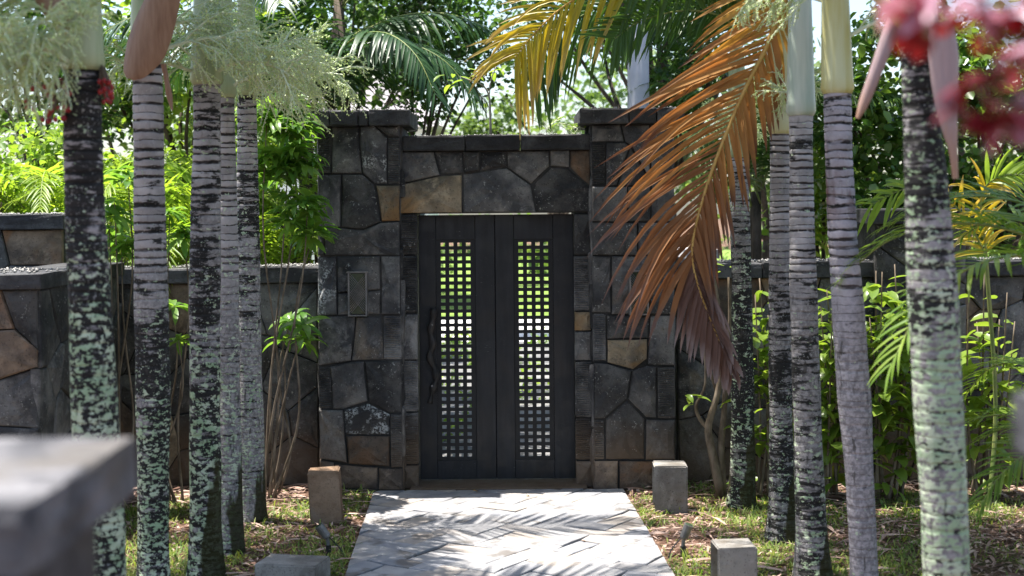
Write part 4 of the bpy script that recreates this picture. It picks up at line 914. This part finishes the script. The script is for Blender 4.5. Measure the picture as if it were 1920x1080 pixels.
# round-leaved tree over the lintel, climbers at the right, bushes over the walls
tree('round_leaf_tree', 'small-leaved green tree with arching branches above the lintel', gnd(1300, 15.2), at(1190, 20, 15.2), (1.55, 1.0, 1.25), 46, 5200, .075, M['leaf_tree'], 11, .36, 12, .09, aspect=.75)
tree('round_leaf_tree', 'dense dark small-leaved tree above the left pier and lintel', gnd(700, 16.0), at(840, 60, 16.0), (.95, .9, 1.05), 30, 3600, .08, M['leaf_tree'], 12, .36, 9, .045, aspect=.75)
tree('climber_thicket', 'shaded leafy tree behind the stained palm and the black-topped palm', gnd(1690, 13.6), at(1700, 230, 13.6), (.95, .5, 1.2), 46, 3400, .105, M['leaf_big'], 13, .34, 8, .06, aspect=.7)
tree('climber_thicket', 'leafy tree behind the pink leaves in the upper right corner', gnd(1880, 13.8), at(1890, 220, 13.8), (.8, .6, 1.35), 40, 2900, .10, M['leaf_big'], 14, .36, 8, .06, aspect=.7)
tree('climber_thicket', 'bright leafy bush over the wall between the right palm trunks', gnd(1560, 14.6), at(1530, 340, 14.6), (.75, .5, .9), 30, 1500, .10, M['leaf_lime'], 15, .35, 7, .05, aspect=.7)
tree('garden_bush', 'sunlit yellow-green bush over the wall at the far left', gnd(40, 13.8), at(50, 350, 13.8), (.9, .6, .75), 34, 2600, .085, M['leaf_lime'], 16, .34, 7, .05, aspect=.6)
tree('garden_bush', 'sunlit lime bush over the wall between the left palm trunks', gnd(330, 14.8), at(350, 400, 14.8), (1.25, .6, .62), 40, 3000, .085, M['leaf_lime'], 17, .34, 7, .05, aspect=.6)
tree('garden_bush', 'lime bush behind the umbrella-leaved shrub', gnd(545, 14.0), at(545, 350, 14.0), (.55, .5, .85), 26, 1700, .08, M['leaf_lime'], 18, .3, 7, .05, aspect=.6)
def fan_clump(name, label, px_, Y, zc, n, kind, seed, spread=(0, 360), s=1.0, tilt=0, cat='palm'):
    rn = random.Random(seed); b = gnd(px_, Y); e = empty(name, b, label, cat)
    mobj('trunk', *join_geo([tube(smooth_path([b + Vector((rn.uniform(-.1, .1), rn.uniform(-.1, .1), -.05)), b + Vector((rn.uniform(-.15, .15), rn.uniform(-.15, .15), zc * .5)), b + Vector((0, 0, zc + .05))], 6), .05, 7) for _ in range(3)]), M['bark'], e, b, True)
    for i in range(n):
        az = R(spread[0] + (spread[1] - spread[0]) * (i + rn.uniform(-.3, .3)) / n); put_mesh('frond', FM[kind, i % 4], e, b + Vector((rn.uniform(-.06, .06), rn.uniform(-.06, .06), zc + rn.uniform(-.15, .1))), az, rn.uniform(-.2, .2), R(tilt + rn.uniform(-10, 12)), s * rn.uniform(.85, 1.12))
    return e
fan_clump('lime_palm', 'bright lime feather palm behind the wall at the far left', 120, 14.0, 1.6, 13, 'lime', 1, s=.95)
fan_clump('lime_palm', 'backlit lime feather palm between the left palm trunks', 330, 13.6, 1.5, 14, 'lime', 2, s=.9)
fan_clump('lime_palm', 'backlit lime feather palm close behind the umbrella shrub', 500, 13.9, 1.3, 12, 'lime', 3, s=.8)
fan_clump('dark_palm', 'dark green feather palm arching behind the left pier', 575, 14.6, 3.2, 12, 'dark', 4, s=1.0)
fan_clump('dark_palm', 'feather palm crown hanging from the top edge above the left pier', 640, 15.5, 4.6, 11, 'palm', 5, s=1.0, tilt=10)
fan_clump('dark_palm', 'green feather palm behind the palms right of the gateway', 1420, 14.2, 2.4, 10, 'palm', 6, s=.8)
fan_clump('areca_palm', 'blurred lime palm clump reaching in from the right edge', 2130, 7.9, 1.55, 12, 'areca', 7, s=1.0, cat='palm')
fan_clump('areca_palm', 'low green palm clump at the right edge below the bright one', 2110, 8.6, .55, 10, 'areca', 8, s=.85)
yf = empty('yellow_palm', gnd(1850, 10.6), 'palm with yellow-striped fronds behind the lichen-coated right palm', 'palm')
mobj('trunk', *tube(smooth_path([gnd(1850, 10.6), gnd(1850, 10.6) + Vector((.08, .05, .8)), gnd(1850, 10.6) + Vector((0, 0, 1.9))], 8), .017, 7), M['rachis'], yf, gnd(1850, 10.6))
for i, pts in enumerate(([(1850, 480, 10.6), (1800, 395, 10.5), (1720, 350, 10.4), (1630, 385, 10.3)], [(1850, 480, 10.6), (1840, 370, 10.5), (1880, 330, 10.4), (1960, 330, 10.3)])):
    custom_frond('frond', yf, pts, 22, {1: lambda t: .26, -1: lambda t: .28}, {1: lambda t: 50 - 20 * t, -1: lambda t: 50 - 20 * t}, .030, [M['frond_yellow'], M['leaf_lime']] if i < 2 else [M['leaf_lime'], M['frond_yellow']], M['rachis'], 20 + i, lambda t: .5, .009, .3)
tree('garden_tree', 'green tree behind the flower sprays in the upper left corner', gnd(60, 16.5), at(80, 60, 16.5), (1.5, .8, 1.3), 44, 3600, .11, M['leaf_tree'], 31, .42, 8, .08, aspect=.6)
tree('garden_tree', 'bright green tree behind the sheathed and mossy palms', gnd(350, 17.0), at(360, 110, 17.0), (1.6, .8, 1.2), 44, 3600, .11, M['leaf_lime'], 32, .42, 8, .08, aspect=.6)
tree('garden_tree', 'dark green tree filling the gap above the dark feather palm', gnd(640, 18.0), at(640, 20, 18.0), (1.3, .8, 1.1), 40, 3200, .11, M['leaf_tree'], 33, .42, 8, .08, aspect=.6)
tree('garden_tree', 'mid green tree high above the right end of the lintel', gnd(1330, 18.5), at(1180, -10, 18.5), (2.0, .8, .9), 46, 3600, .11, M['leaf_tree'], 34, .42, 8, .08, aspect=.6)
# far background
rb = random.Random(77); FC = []; SP = []
for i in range(150):
    Y = rb.uniform(34, 52); x = rb.uniform(-26, 26); FC.append(Vector((x, Y, rb.uniform(.3, 4.2 + 2.2 * math.sin(x * .45) + rb.uniform(-1, 1.5))))); SP.append(rb.uniform(.7, 1.5))
wd = leaf_cloud('woodland', FC, 26000, SP, .24, 5, M['leaf_far'], None, (0, 40, 0), .6); tag(wd, 'hazy mass of garden greenery far beyond the gate', 'woodland', kind='stuff')
for k, (px_, Y, c, rad, lab) in enumerate(((230, 20, (230, 300), (2.2, 1, 1.2), 'tall soft green tree far behind the left wall'), (560, 22, (600, 120), (1.5, 1, 1.3), 'soft green tree far behind the dark feather palm'), (1050, 26, (1040, 260), (1.9, 1, .8), 'low soft green tree seen over the lintel'), (1440, 20, (1440, 250), (1.5, 1, 1.6), 'soft green tree far behind the right pier'), (1800, 19, (1820, 200), (1.8, 1, 2.0), 'broad dark tree far behind the pink leaves'))):
    tree('background_tree', lab, gnd(px_, Y), at(c[0], c[1], Y), rad, 34, 2600, .13, M['leaf_far'], 90 + k, .42, 7, .11, aspect=.7)
b = gnd(1200, 14.2); pt = empty('grey_palm', b, 'pale blue-grey smooth palm trunk standing behind the right pier', 'palm tree')
mobj('trunk', *tube([b, b + Vector((0, 0, 3)), b + Vector((.02, 0, 6.0))], [.13, .112, .10], 16), M['grey_trunk'], pt, b, True)
for i in range(9): put_mesh('frond', FM['dark', i % 4], pt, b + Vector((.02, 0, 6.0)), i * 2.4, 0, R(-10), 1.1)
hs = empty('pale_house', (W(690, 200, 33).x, 33, 0), 'pale house with grey roof glimpsed far behind the left pier', 'house')
hx0, hx1 = W(520, 200, 33).x, W(800, 200, 33).x
mobj('wall', *box_geo(hx0, hx1, 33, 38, 0, 4.2), M['house'], hs, (hx0, 33, 0))
mobj('roof', [(hx0 - .4, 32.6, 4.2), (hx1 + .4, 32.6, 4.2), (hx1 + .4, 38.4, 4.2), (hx0 - .4, 38.4, 4.2), (hx0 + 1, 35.5, 5.6), (hx1 - 1, 35.5, 5.6)], [(0, 1, 5, 4), (1, 2, 5), (2, 3, 4, 5), (3, 0, 4), (0, 3, 2, 1)], M['roof'], hs, (hx0, 33, 4.2))
for i in range(2):
    x = hx0 + 1 + i * 1.5; mobj('window', *box_geo(x, x + .9, 32.96, 33.05, 1.2, 2.6), M['pane'], hs, (x, 33, 1.2))
ww = empty('white_shed', (W(1320, 480, 16).x, 16, 0), 'low white-roofed shed behind the wall beside the dead frond', 'shed')
sx0, sx1 = W(1285, 480, 16).x, W(1347, 480, 16).x; sz = W(1320, 468, 16).z
mobj('roof', *box_geo(sx0, sx1, 15.9, 17, sz - .1, sz), M['house'], ww, (sx0, 16, sz)); mobj('wall', *box_geo(sx0 + .05, sx1 - .05, 16, 16.9, 0, sz - .101), M['court'], ww, (sx0, 16, 0))

rg = random.Random(8); gc = leaf_cloud('ground_cover', [Vector((rg.uniform(-1.6, 1.4), rg.uniform(14, 24), .12)) for _ in range(60)], 2600, .22, .10, 9, M['leaf_lime'], None, (0, 18, 0), .4); tag(gc, 'tufts of green ground cover seen through the gate lattice', 'ground cover', kind='stuff')
# ------------------------------------------------------------------ shrubs in front of the walls
def blade_mesh(name, L, w, mat, seg=4, droop=.5, stalk=.1):
    v, f, A = leaflet_geo(Vector((stalk * L, 0, 0)), Vector((1, 0, .25)), Vector((0, 0, 1)), L, w, droop, seg, .3); return mesh_from(name, v, f, mat, True, att=A)
def whorl_mesh(seed, n, L, w):
    rn = random.Random(seed); V, Fc = [], []
    for i in range(n):
        az = i * 6.283 / n + rn.uniform(-.2, .2); d = Vector((math.cos(az), math.sin(az), rn.uniform(-.05, .65))); v, f, A = leaflet_geo(d * .012, d, Vector((0, 0, 1)), L * rn.uniform(.75, 1.15), w * rn.uniform(.8, 1.15), rn.uniform(.5, 1.2), 5, .3); b = len(V); V += v; Fc += [tuple(q + b for q in t) for t in f]
    return mesh_from('leaf_whorl', V, Fc, M['whorl'], True)
WH = [whorl_mesh(i, 8 + i % 4, .19, .052) for i in range(5)]
def umbrella_shrub(label, base, Y, tips, seed, stems=None):
    rn = random.Random(seed); b = gnd(base, Y); e = empty('umbrella_shrub', b, label, 'shrub', 'umbrella-leaved shrubs along the wall')
    ti = 0
    for (x, y, n, sp) in tips:
        t = W(x, y, Y + rn.uniform(-.15, .12)); m1 = b.lerp(t, .35) + Vector((rn.uniform(-.12, .12), rn.uniform(-.05, .05), -.1)); m2 = b.lerp(t, .7) + Vector((rn.uniform(-.06, .06), 0, -.02))
        ti += 1; P = smooth_path([b + Vector((rn.uniform(-.06, .06), rn.uniform(-.05, .05), -.03)), m1, m2, t], 14)
        if ti % 2 or len(tips) < 5: mobj('stem', *tube(P, [.013 - .0006 * i for i in range(15)], 6), M['stem'], e, b, True)
        for k in range(n):
            q = t if k == 0 else t + Vector((rn.gauss(0, sp), rn.uniform(-.16, .10), rn.gauss(-.03, sp)))
            put_mesh('leaf_whorl', WH[rn.randint(0, 4)], e, q, rn.uniform(0, 6.28), rn.uniform(-.5, .5), rn.uniform(-.5, .5), rn.uniform(.75, 1.2))
    return e
umbrella_shrub('tall umbrella-leaved shrub leaning on the left pier', 500, 11.28, [(500, 225, 8, .09), (530, 205, 9, .09), (558, 222, 9, .08), (570, 290, 8, .07), (540, 310, 9, .09), (512, 300, 8, .09), (578, 375, 6, .05), (548, 385, 6, .07), (588, 432, 4, .04)], 1)
umbrella_shrub('low leafy shoot of an umbrella shrub against the left wall', 505, 11.45, [(545, 600, 3, .05), (570, 610, 3, .05), (530, 640, 1, .03)], 2)
umbrella_shrub('thin-stemmed umbrella shrub between the two nearest left palms', 222, 11.0, [(215, 380, 3, .06), (240, 330, 3, .06), (228, 460, 4, .05), (205, 430, 2, .05)], 3)
umbrella_shrub('thin umbrella shrub seen between the sheathed palm and the mossy palm', 330, 11.2, [(318, 400, 3, .05), (345, 430, 3, .06), (325, 575, 1, .02), (335, 640, 1, .02)], 4)
fl = empty('flower_head', W(575, 187, 11.3), 'small white flower head on top of the umbrella-leaved shrub', 'flower')
for i in range(9):
    a = i * 2.4; p = W(575, 187, 11.3) + Vector((math.cos(a) * .012 * math.sqrt(i), math.sin(a) * .012 * math.sqrt(i), .004 * (i % 3))); v, f, A = leaflet_geo(p, Vector((math.cos(a), math.sin(a), .8)), Vector((0, 0, 1)), .04, .03, .3, 3); mobj('petal', v, f, M['white_petal'], fl, p)
GL = [blade_mesh('leaf', .15, .066, M['glossy'], 5, .5), blade_mesh('leaf', .13, .06, M['glossy'], 5, .9), blade_mesh('leaf', .17, .07, M['glossy'], 5, .2)]
def glossy_shrub(label, base, Y, region, nst, nleaf, seed):
    rn = random.Random(seed); b = gnd(base, Y); e = empty('glossy_shrub', b, label, 'shrub', 'glossy-leaved shrubs along the right wall'); x0, x1, y0, y1 = region; ends = []
    for i in range(nst):
        t = W(x0 + (x1 - x0) * (i + .5) / nst, rn.uniform(y0, y0 + (y1 - y0) * .4), Y + rn.uniform(-.2, .15)); s = b + Vector(((t.x - b.x) * .3 + rn.uniform(-.08, .08), rn.uniform(-.12, .12), -.03))
        P = smooth_path([s, s.lerp(t, .4) + Vector((rn.uniform(-.07, .07), rn.uniform(-.05, .05), 0)), t], 12); mobj('stem', *tube(P, [.014 - .0008 * k for k in range(13)], 6), M['stem'], e, s, True); ends.append(P)
    for i in range(nleaf):
        P = ends[rn.randint(0, nst - 1)]; k = min(12, int(12 * rn.betavariate(2.6, 1.2))); q = P[k] + Vector((rn.gauss(0, .085), rn.gauss(-.03, .09), rn.gauss(0, .08)))
        put_mesh('leaf', GL[rn.randint(0, 2)], e, q, rn.uniform(0, 6.28), rn.uniform(-.5, .5), rn.uniform(-.3, .7), rn.uniform(.85, 1.55))
    return e
glossy_shrub('big glossy-leaved shrub with bare lower stems between the clean palm and the lichen palm', 1665, 11.2, (1590, 1730, 480, 800), 12, 300, 1)
glossy_shrub('sunlit glossy-leaved shrub squeezed between the ringed palm trunks', 1560, 11.25, (1522, 1590, 490, 800), 6, 210, 2)
glossy_shrub('sparse glossy-leaved shrub just right of the slim dark palm', 1428, 11.3, (1412, 1452, 520, 860), 5, 110, 3)
glossy_shrub('straggly twiggy shrub at the right edge behind the lichen palm', 1840, 11.2, (1810, 1910, 490, 800), 7, 120, 4)
# small bare-limbed tree by the right pier
fb_ = empty('bare_limbed_shrub', gnd(1352, 11.25), 'small crooked grey-limbed shrub against the wall right of the pier', 'shrub')
for i, pts in enumerate(([(1352, 930, 26), (1336, 850, 22), (1328, 800, 18), (1345, 740, 15), (1355, 660, 12), (1345, 560, 9), (1330, 480, 6)], [(1354, 925, 24), (1352, 840, 18), (1358, 770, 14), (1362, 690, 11), (1368, 600, 8), (1366, 520, 5)], [(1330, 806, 12), (1312, 785, 10), (1305, 760, 8), (1322, 720, 6), (1320, 640, 4)], [(1345, 740, 9), (1330, 690, 7), (1312, 620, 5), (1310, 540, 3)])):
    P = smooth_path([W(x, y, 11.25 + .03 * i) for x, y, w in pts], 20); ws = np.interp(np.linspace(0, 1, 21), np.linspace(0, 1, len(pts)), [w * PXM(11.25) / 2 for *_, w in pts]); mobj('limb', *tube(P, [q * .75 for q in ws], 8), M['stem'], fb_, P[0], True)
for i, (x, y) in enumerate(((1305, 745), (1290, 748), (1318, 742), (1300, 758), (1285, 740), (1325, 495), (1335, 480), (1312, 505), (1350, 510), (1365, 500))): put_mesh('leaf', GL[i % 3], fb_, W(x, y, 11.15), i * 1.3, .2, .2, .8)
# sapling and weeds rooted on the lintel coping
sp_ = empty('sapling', W(919, 252, 11.95), 'thin pale-leaved sapling growing on top of the lintel', 'sapling'); st_ = [W(x, y, 11.95) for x, y in ((920, 253), (919, 215), (917, 180), (905, 160), (880, 150), (862, 143))]
mobj('stem', *tube(smooth_path(st_, 14), [.012 - .0006 * i for i in range(15)], 6), M['stem_pale'], sp_, st_[0], True); mobj('stem', *tube(smooth_path([W(917, 182, 11.95), W(921, 150, 11.9), W(930, 125, 11.9)], 8), .005, 5), M['stem_pale'], sp_, st_[0], True)
SL = [blade_mesh('leaf', .14, .045, M['leaf_lime'], 4, .6), blade_mesh('leaf', .11, .04, M['leaf_lime'], 4, .2)]
for i, (x, y) in enumerate(((862, 143), (850, 138), (870, 150), (840, 150), (880, 135), (858, 160), (835, 140), (895, 132), (930, 125), (940, 130), (950, 122), (965, 128), (925, 135), (905, 140), (978, 130), (875, 128), (846, 158))): put_mesh('leaf', SL[i % 2], sp_, W(x, y, 11.9), i * 1.7, .3 * math.sin(i), .3, 1.0)
for j, (x0, n, lab) in enumerate(((1025, 9, 'wispy pale weed on the lintel right of the sapling'), (1075, 11, 'small yellow-green weed on the lintel beside the right pier'))):
    b = W(x0, 253, 11.85); e = empty('weed', b, lab, 'weed'); rw = random.Random(j)
    for i in range(n):
        t = b + Vector((rw.uniform(-.16, .16), rw.uniform(-.05, .05), rw.uniform(.05, .28 if j == 0 else .12))); mobj('stem', *tube(smooth_path([b + Vector((rw.uniform(-.08, .08), 0, 0)), b.lerp(t, .5) + Vector((rw.uniform(-.04, .04), 0, .03)), t], 6), .0025, 4), M['panicle_stalk'], e, b)
        put_mesh('leaf', SL[i % 2], e, t, rw.uniform(0, 6.28), 0, rw.uniform(-.2, .5), .55)

# red-leaved branch close to the camera
bb = Vector((1.3, 1.95, 0)); br = empty('red_leaf_shrub', bb, 'out-of-focus dark red and pink leaves in the upper right corner', 'shrub'); rr_ = random.Random(6)
BL = [blade_mesh('leaf', .055, .036, M['bract'], 5, .6), blade_mesh('leaf', .048, .032, M['bract'], 5, .2), blade_mesh('leaf', .045, .030, M['bract_pink'], 5, .4)]
for i, (ex, ey, Y) in enumerate(((1712, 0, 1.5), (1738, 22, 1.5), (1795, -12, 1.45), (1842, 15, 1.5), (1885, 55, 1.55), (1915, 120, 1.45), (1868, 150, 1.5), (1905, 210, 1.5), (1878, 228, 1.5), (1925, 50, 1.5))):
    t = W(ex, ey, Y + .45); P = smooth_path([bb, bb + Vector((-.05, 0, 1.5)), Vector((.93, 1.95, 2.5)) + Vector((0, 0, .04 * (i % 3))), t], 16); mobj('stem', *tube(P, [.009 - .00045 * k for k in range(17)], 6), M['stem'], br, bb, True)
    for k in range(7):
        q = t + Vector((rr_.gauss(0, .017), rr_.gauss(0, .03), rr_.gauss(0, .017))); put_mesh('leaf', BL[2] if rr_.random() < .36 else BL[rr_.randint(0, 1)], br, q, rr_.uniform(0, 6.28), rr_.uniform(-.8, .8), rr_.uniform(-.3, .9), rr_.uniform(.9, 1.5))

# ------------------------------------------------------------------ grass, litter, small things on the ground
def on_path(x, y, m=0.0): return (x > np.interp(y, [L1.y, L0.y], [L1.x, L0.x]) - m if False else (x > L0.x + (L1.x - L0.x) * (y - L0.y) / (L1.y - L0.y) - m)) & (x < R0.x + (R1.x - R0.x) * (y - R0.y) / (R1.y - R0.y) + m)
def ground_scatter(n, seed, dens):
    r = np.random.default_rng(seed); x = r.uniform(-4.6, 4.8, n * 3); y = 7.6 + 4.25 * r.uniform(0, 1, n * 3) ** .9; keep = ~on_path(x, y, .015) & (dens(x, y) > r.uniform(0, 1, n * 3)) & (np.abs(x) < .42 * y); return x[keep][:n], y[keep][:n], r
def blobs(x, y, s, seed):
    v = np.zeros_like(x); r = np.random.default_rng(seed)
    for _ in range(9): a, b_, c = r.uniform(-1, 1), r.uniform(-1, 1), r.uniform(0, 6.28); v += np.sin((a * x + b_ * y) * s + c)
    return v / 9
dens_g = lambda x, y: np.clip(.48 + 1.3 * blobs(x, y, 5.5, 3) + .25 * blobs(x, y, 17, 4) - np.clip((y - 10.9) * .9, 0, .8), .02, 1)
x, y, r = ground_scatter(34000, 1, dens_g); n = len(x)
az = r.uniform(0, 6.28, n); L = r.uniform(.03, .10, n) * (1 + .5 * (r.uniform(0, 1, n) > .93)); el = r.uniform(.25, 1.2, n); w = r.uniform(.0025, .0055, n)
d = np.stack([np.cos(az) * np.cos(el), np.sin(az) * np.cos(el), np.sin(el)], 1); s = np.stack([-np.sin(az), np.cos(az), np.zeros(n)], 1) * w[:, None]; p = np.stack([x, y, np.full(n, -.002)], 1)
mid = p + d * (L * .55)[:, None]; d2 = d.copy(); d2[:, 2] -= .55; tip = mid + d2 * (L * .5)[:, None]
V = np.stack([p - s, p + s, mid + s, mid - s, tip + s * .15, tip - s * .15], 1); FF = (np.array([(0, 1, 2, 3), (3, 2, 4, 5)])[None] + (np.arange(n) * 6)[:, None, None]).reshape(-1, 4)
tag(finish(bpy.data.objects.new('grass', fast_mesh('grass', V.reshape(-1, 3), FF, M['grass']))), 'patchy short grass on both sides of the path', 'grass', kind='stuff')
x, y, r = ground_scatter(15000, 2, lambda x, y: np.clip(.75 - .8 * blobs(x, y, 5.5, 3), .15, 1)); n = len(x); az = r.uniform(0, 6.28, n); L = r.uniform(.008, .034, n); wd_ = L * r.uniform(.2, .6, n)
a = np.stack([np.cos(az), np.sin(az), r.normal(0, .25, n)], 1) * L[:, None]; b_ = np.stack([-np.sin(az), np.cos(az), r.normal(0, .35, n)], 1) * wd_[:, None]; p = np.stack([x, y, r.uniform(.004, .016, n)], 1)
V = np.stack([p - a, p - b_ * .8 + np.array([0, 0, .003]), p + a, p + b_], 1); FF = (np.array([(0, 1, 2, 3)])[None] + (np.arange(n) * 4)[:, None, None]).reshape(-1, 4)
tag(finish(bpy.data.objects.new('leaf_litter', fast_mesh('leaf_litter', V.reshape(-1, 3), FF, M['litter']))), 'dry reddish leaf litter on the soil beside the path', 'litter', kind='stuff')
rl = np.random.default_rng(12); n = 1500; x, y, r = ground_scatter(n, 6, lambda x, y: np.clip(.35 + .9 * blobs(x, y, 4.2, 8) + np.clip((y - 10.6) * .5, 0, .5), .02, 1)); n = len(x); az = r.normal(.1, .7, n); L = r.uniform(.05, .17, n); w_ = r.uniform(.004, .011, n)
a = np.stack([np.cos(az), np.sin(az), r.normal(0, .07, n)], 1) * L[:, None]; b_ = np.stack([-np.sin(az), np.cos(az), r.normal(0, .4, n)], 1) * w_[:, None]; p = np.stack([x, y, r.uniform(.012, .03, n)], 1); k_ = np.array([0, 0, .012])
V = np.stack([p - a, p - a * .2 - b_ + k_, p - a * .2 + b_ + k_, p + a * .5 + b_ * .8 + k_ * .6, p + a * .5 - b_ * .8 + k_ * .6, p + a], 1); FF = (np.array([(0, 1, 2, 2), (1, 4, 3, 2), (4, 5, 3, 3)])[None] + (np.arange(n) * 6)[:, None, None]).reshape(-1, 4)
FF3 = np.concatenate([FF[:, [0, 1, 2]], FF[:, [0, 2, 3]]]); FF3 = FF3[(FF3[:, 0] != FF3[:, 1]) & (FF3[:, 1] != FF3[:, 2]) & (FF3[:, 0] != FF3[:, 2])]
tag(finish(bpy.data.objects.new('leaf_litter', fast_mesh('leaf_litter', V.reshape(-1, 3), FF3, M['litter']))), 'long dry leaf strips fallen under the palms and along the walls', 'litter', kind='stuff')
def small_leaf(px_, py_, mat, label, cat, L=.045, h=.026):
    q = G(px_, py_) + Vector((0, 0, h)); v, f, A = leaflet_geo(q, Vector((1, .4, .25)), Vector((0, 0, 1)), L, L * .6, 1.2, 4, .4); o = mobj('fallen_leaf', v, f, mat, None, q); tag(o, label, cat, 'fallen leaves on and beside the path'); return o
small_leaf(888, 926, M['yellow_leaf'], 'orange fallen leaf on the paving just before the gate', 'leaf')
small_leaf(987, 935, M['yellow_leaf'], 'small brown-orange fallen leaf right of centre on the paving', 'leaf', .035)
small_leaf(1198, 949, M['yellow_leaf'], 'yellow fallen leaf on the soil left of the niche block', 'leaf', .06, .012)
small_leaf(1222, 952, M['yellow_leaf'], 'orange fallen leaf touching the foot of the niche block', 'leaf', .05, .012)
small_leaf(1092, 1021, M['sheath_brown'], 'dark seed-like leaf lying on the sunny paving', 'leaf', .035)
q = G(425, 905) ; scr = [(q.x - .08, q.y, .0), (q.x + .02, q.y - .03, .0), (q.x + .06, q.y + .03, .01), (q.x - .05, q.y + .05, .01), (q.x - .04, q.y + .01, .07), (q.x + .02, q.y + .02, .05)]
sc_o = mobj('paper_scrap', scr, [(0, 1, 4), (1, 2, 5), (1, 5, 4), (2, 3, 5), (3, 0, 4), (3, 4, 5)], M['paper'], None, q); tag(sc_o, 'small white scrap lying at the foot of the left wall', 'scrap')
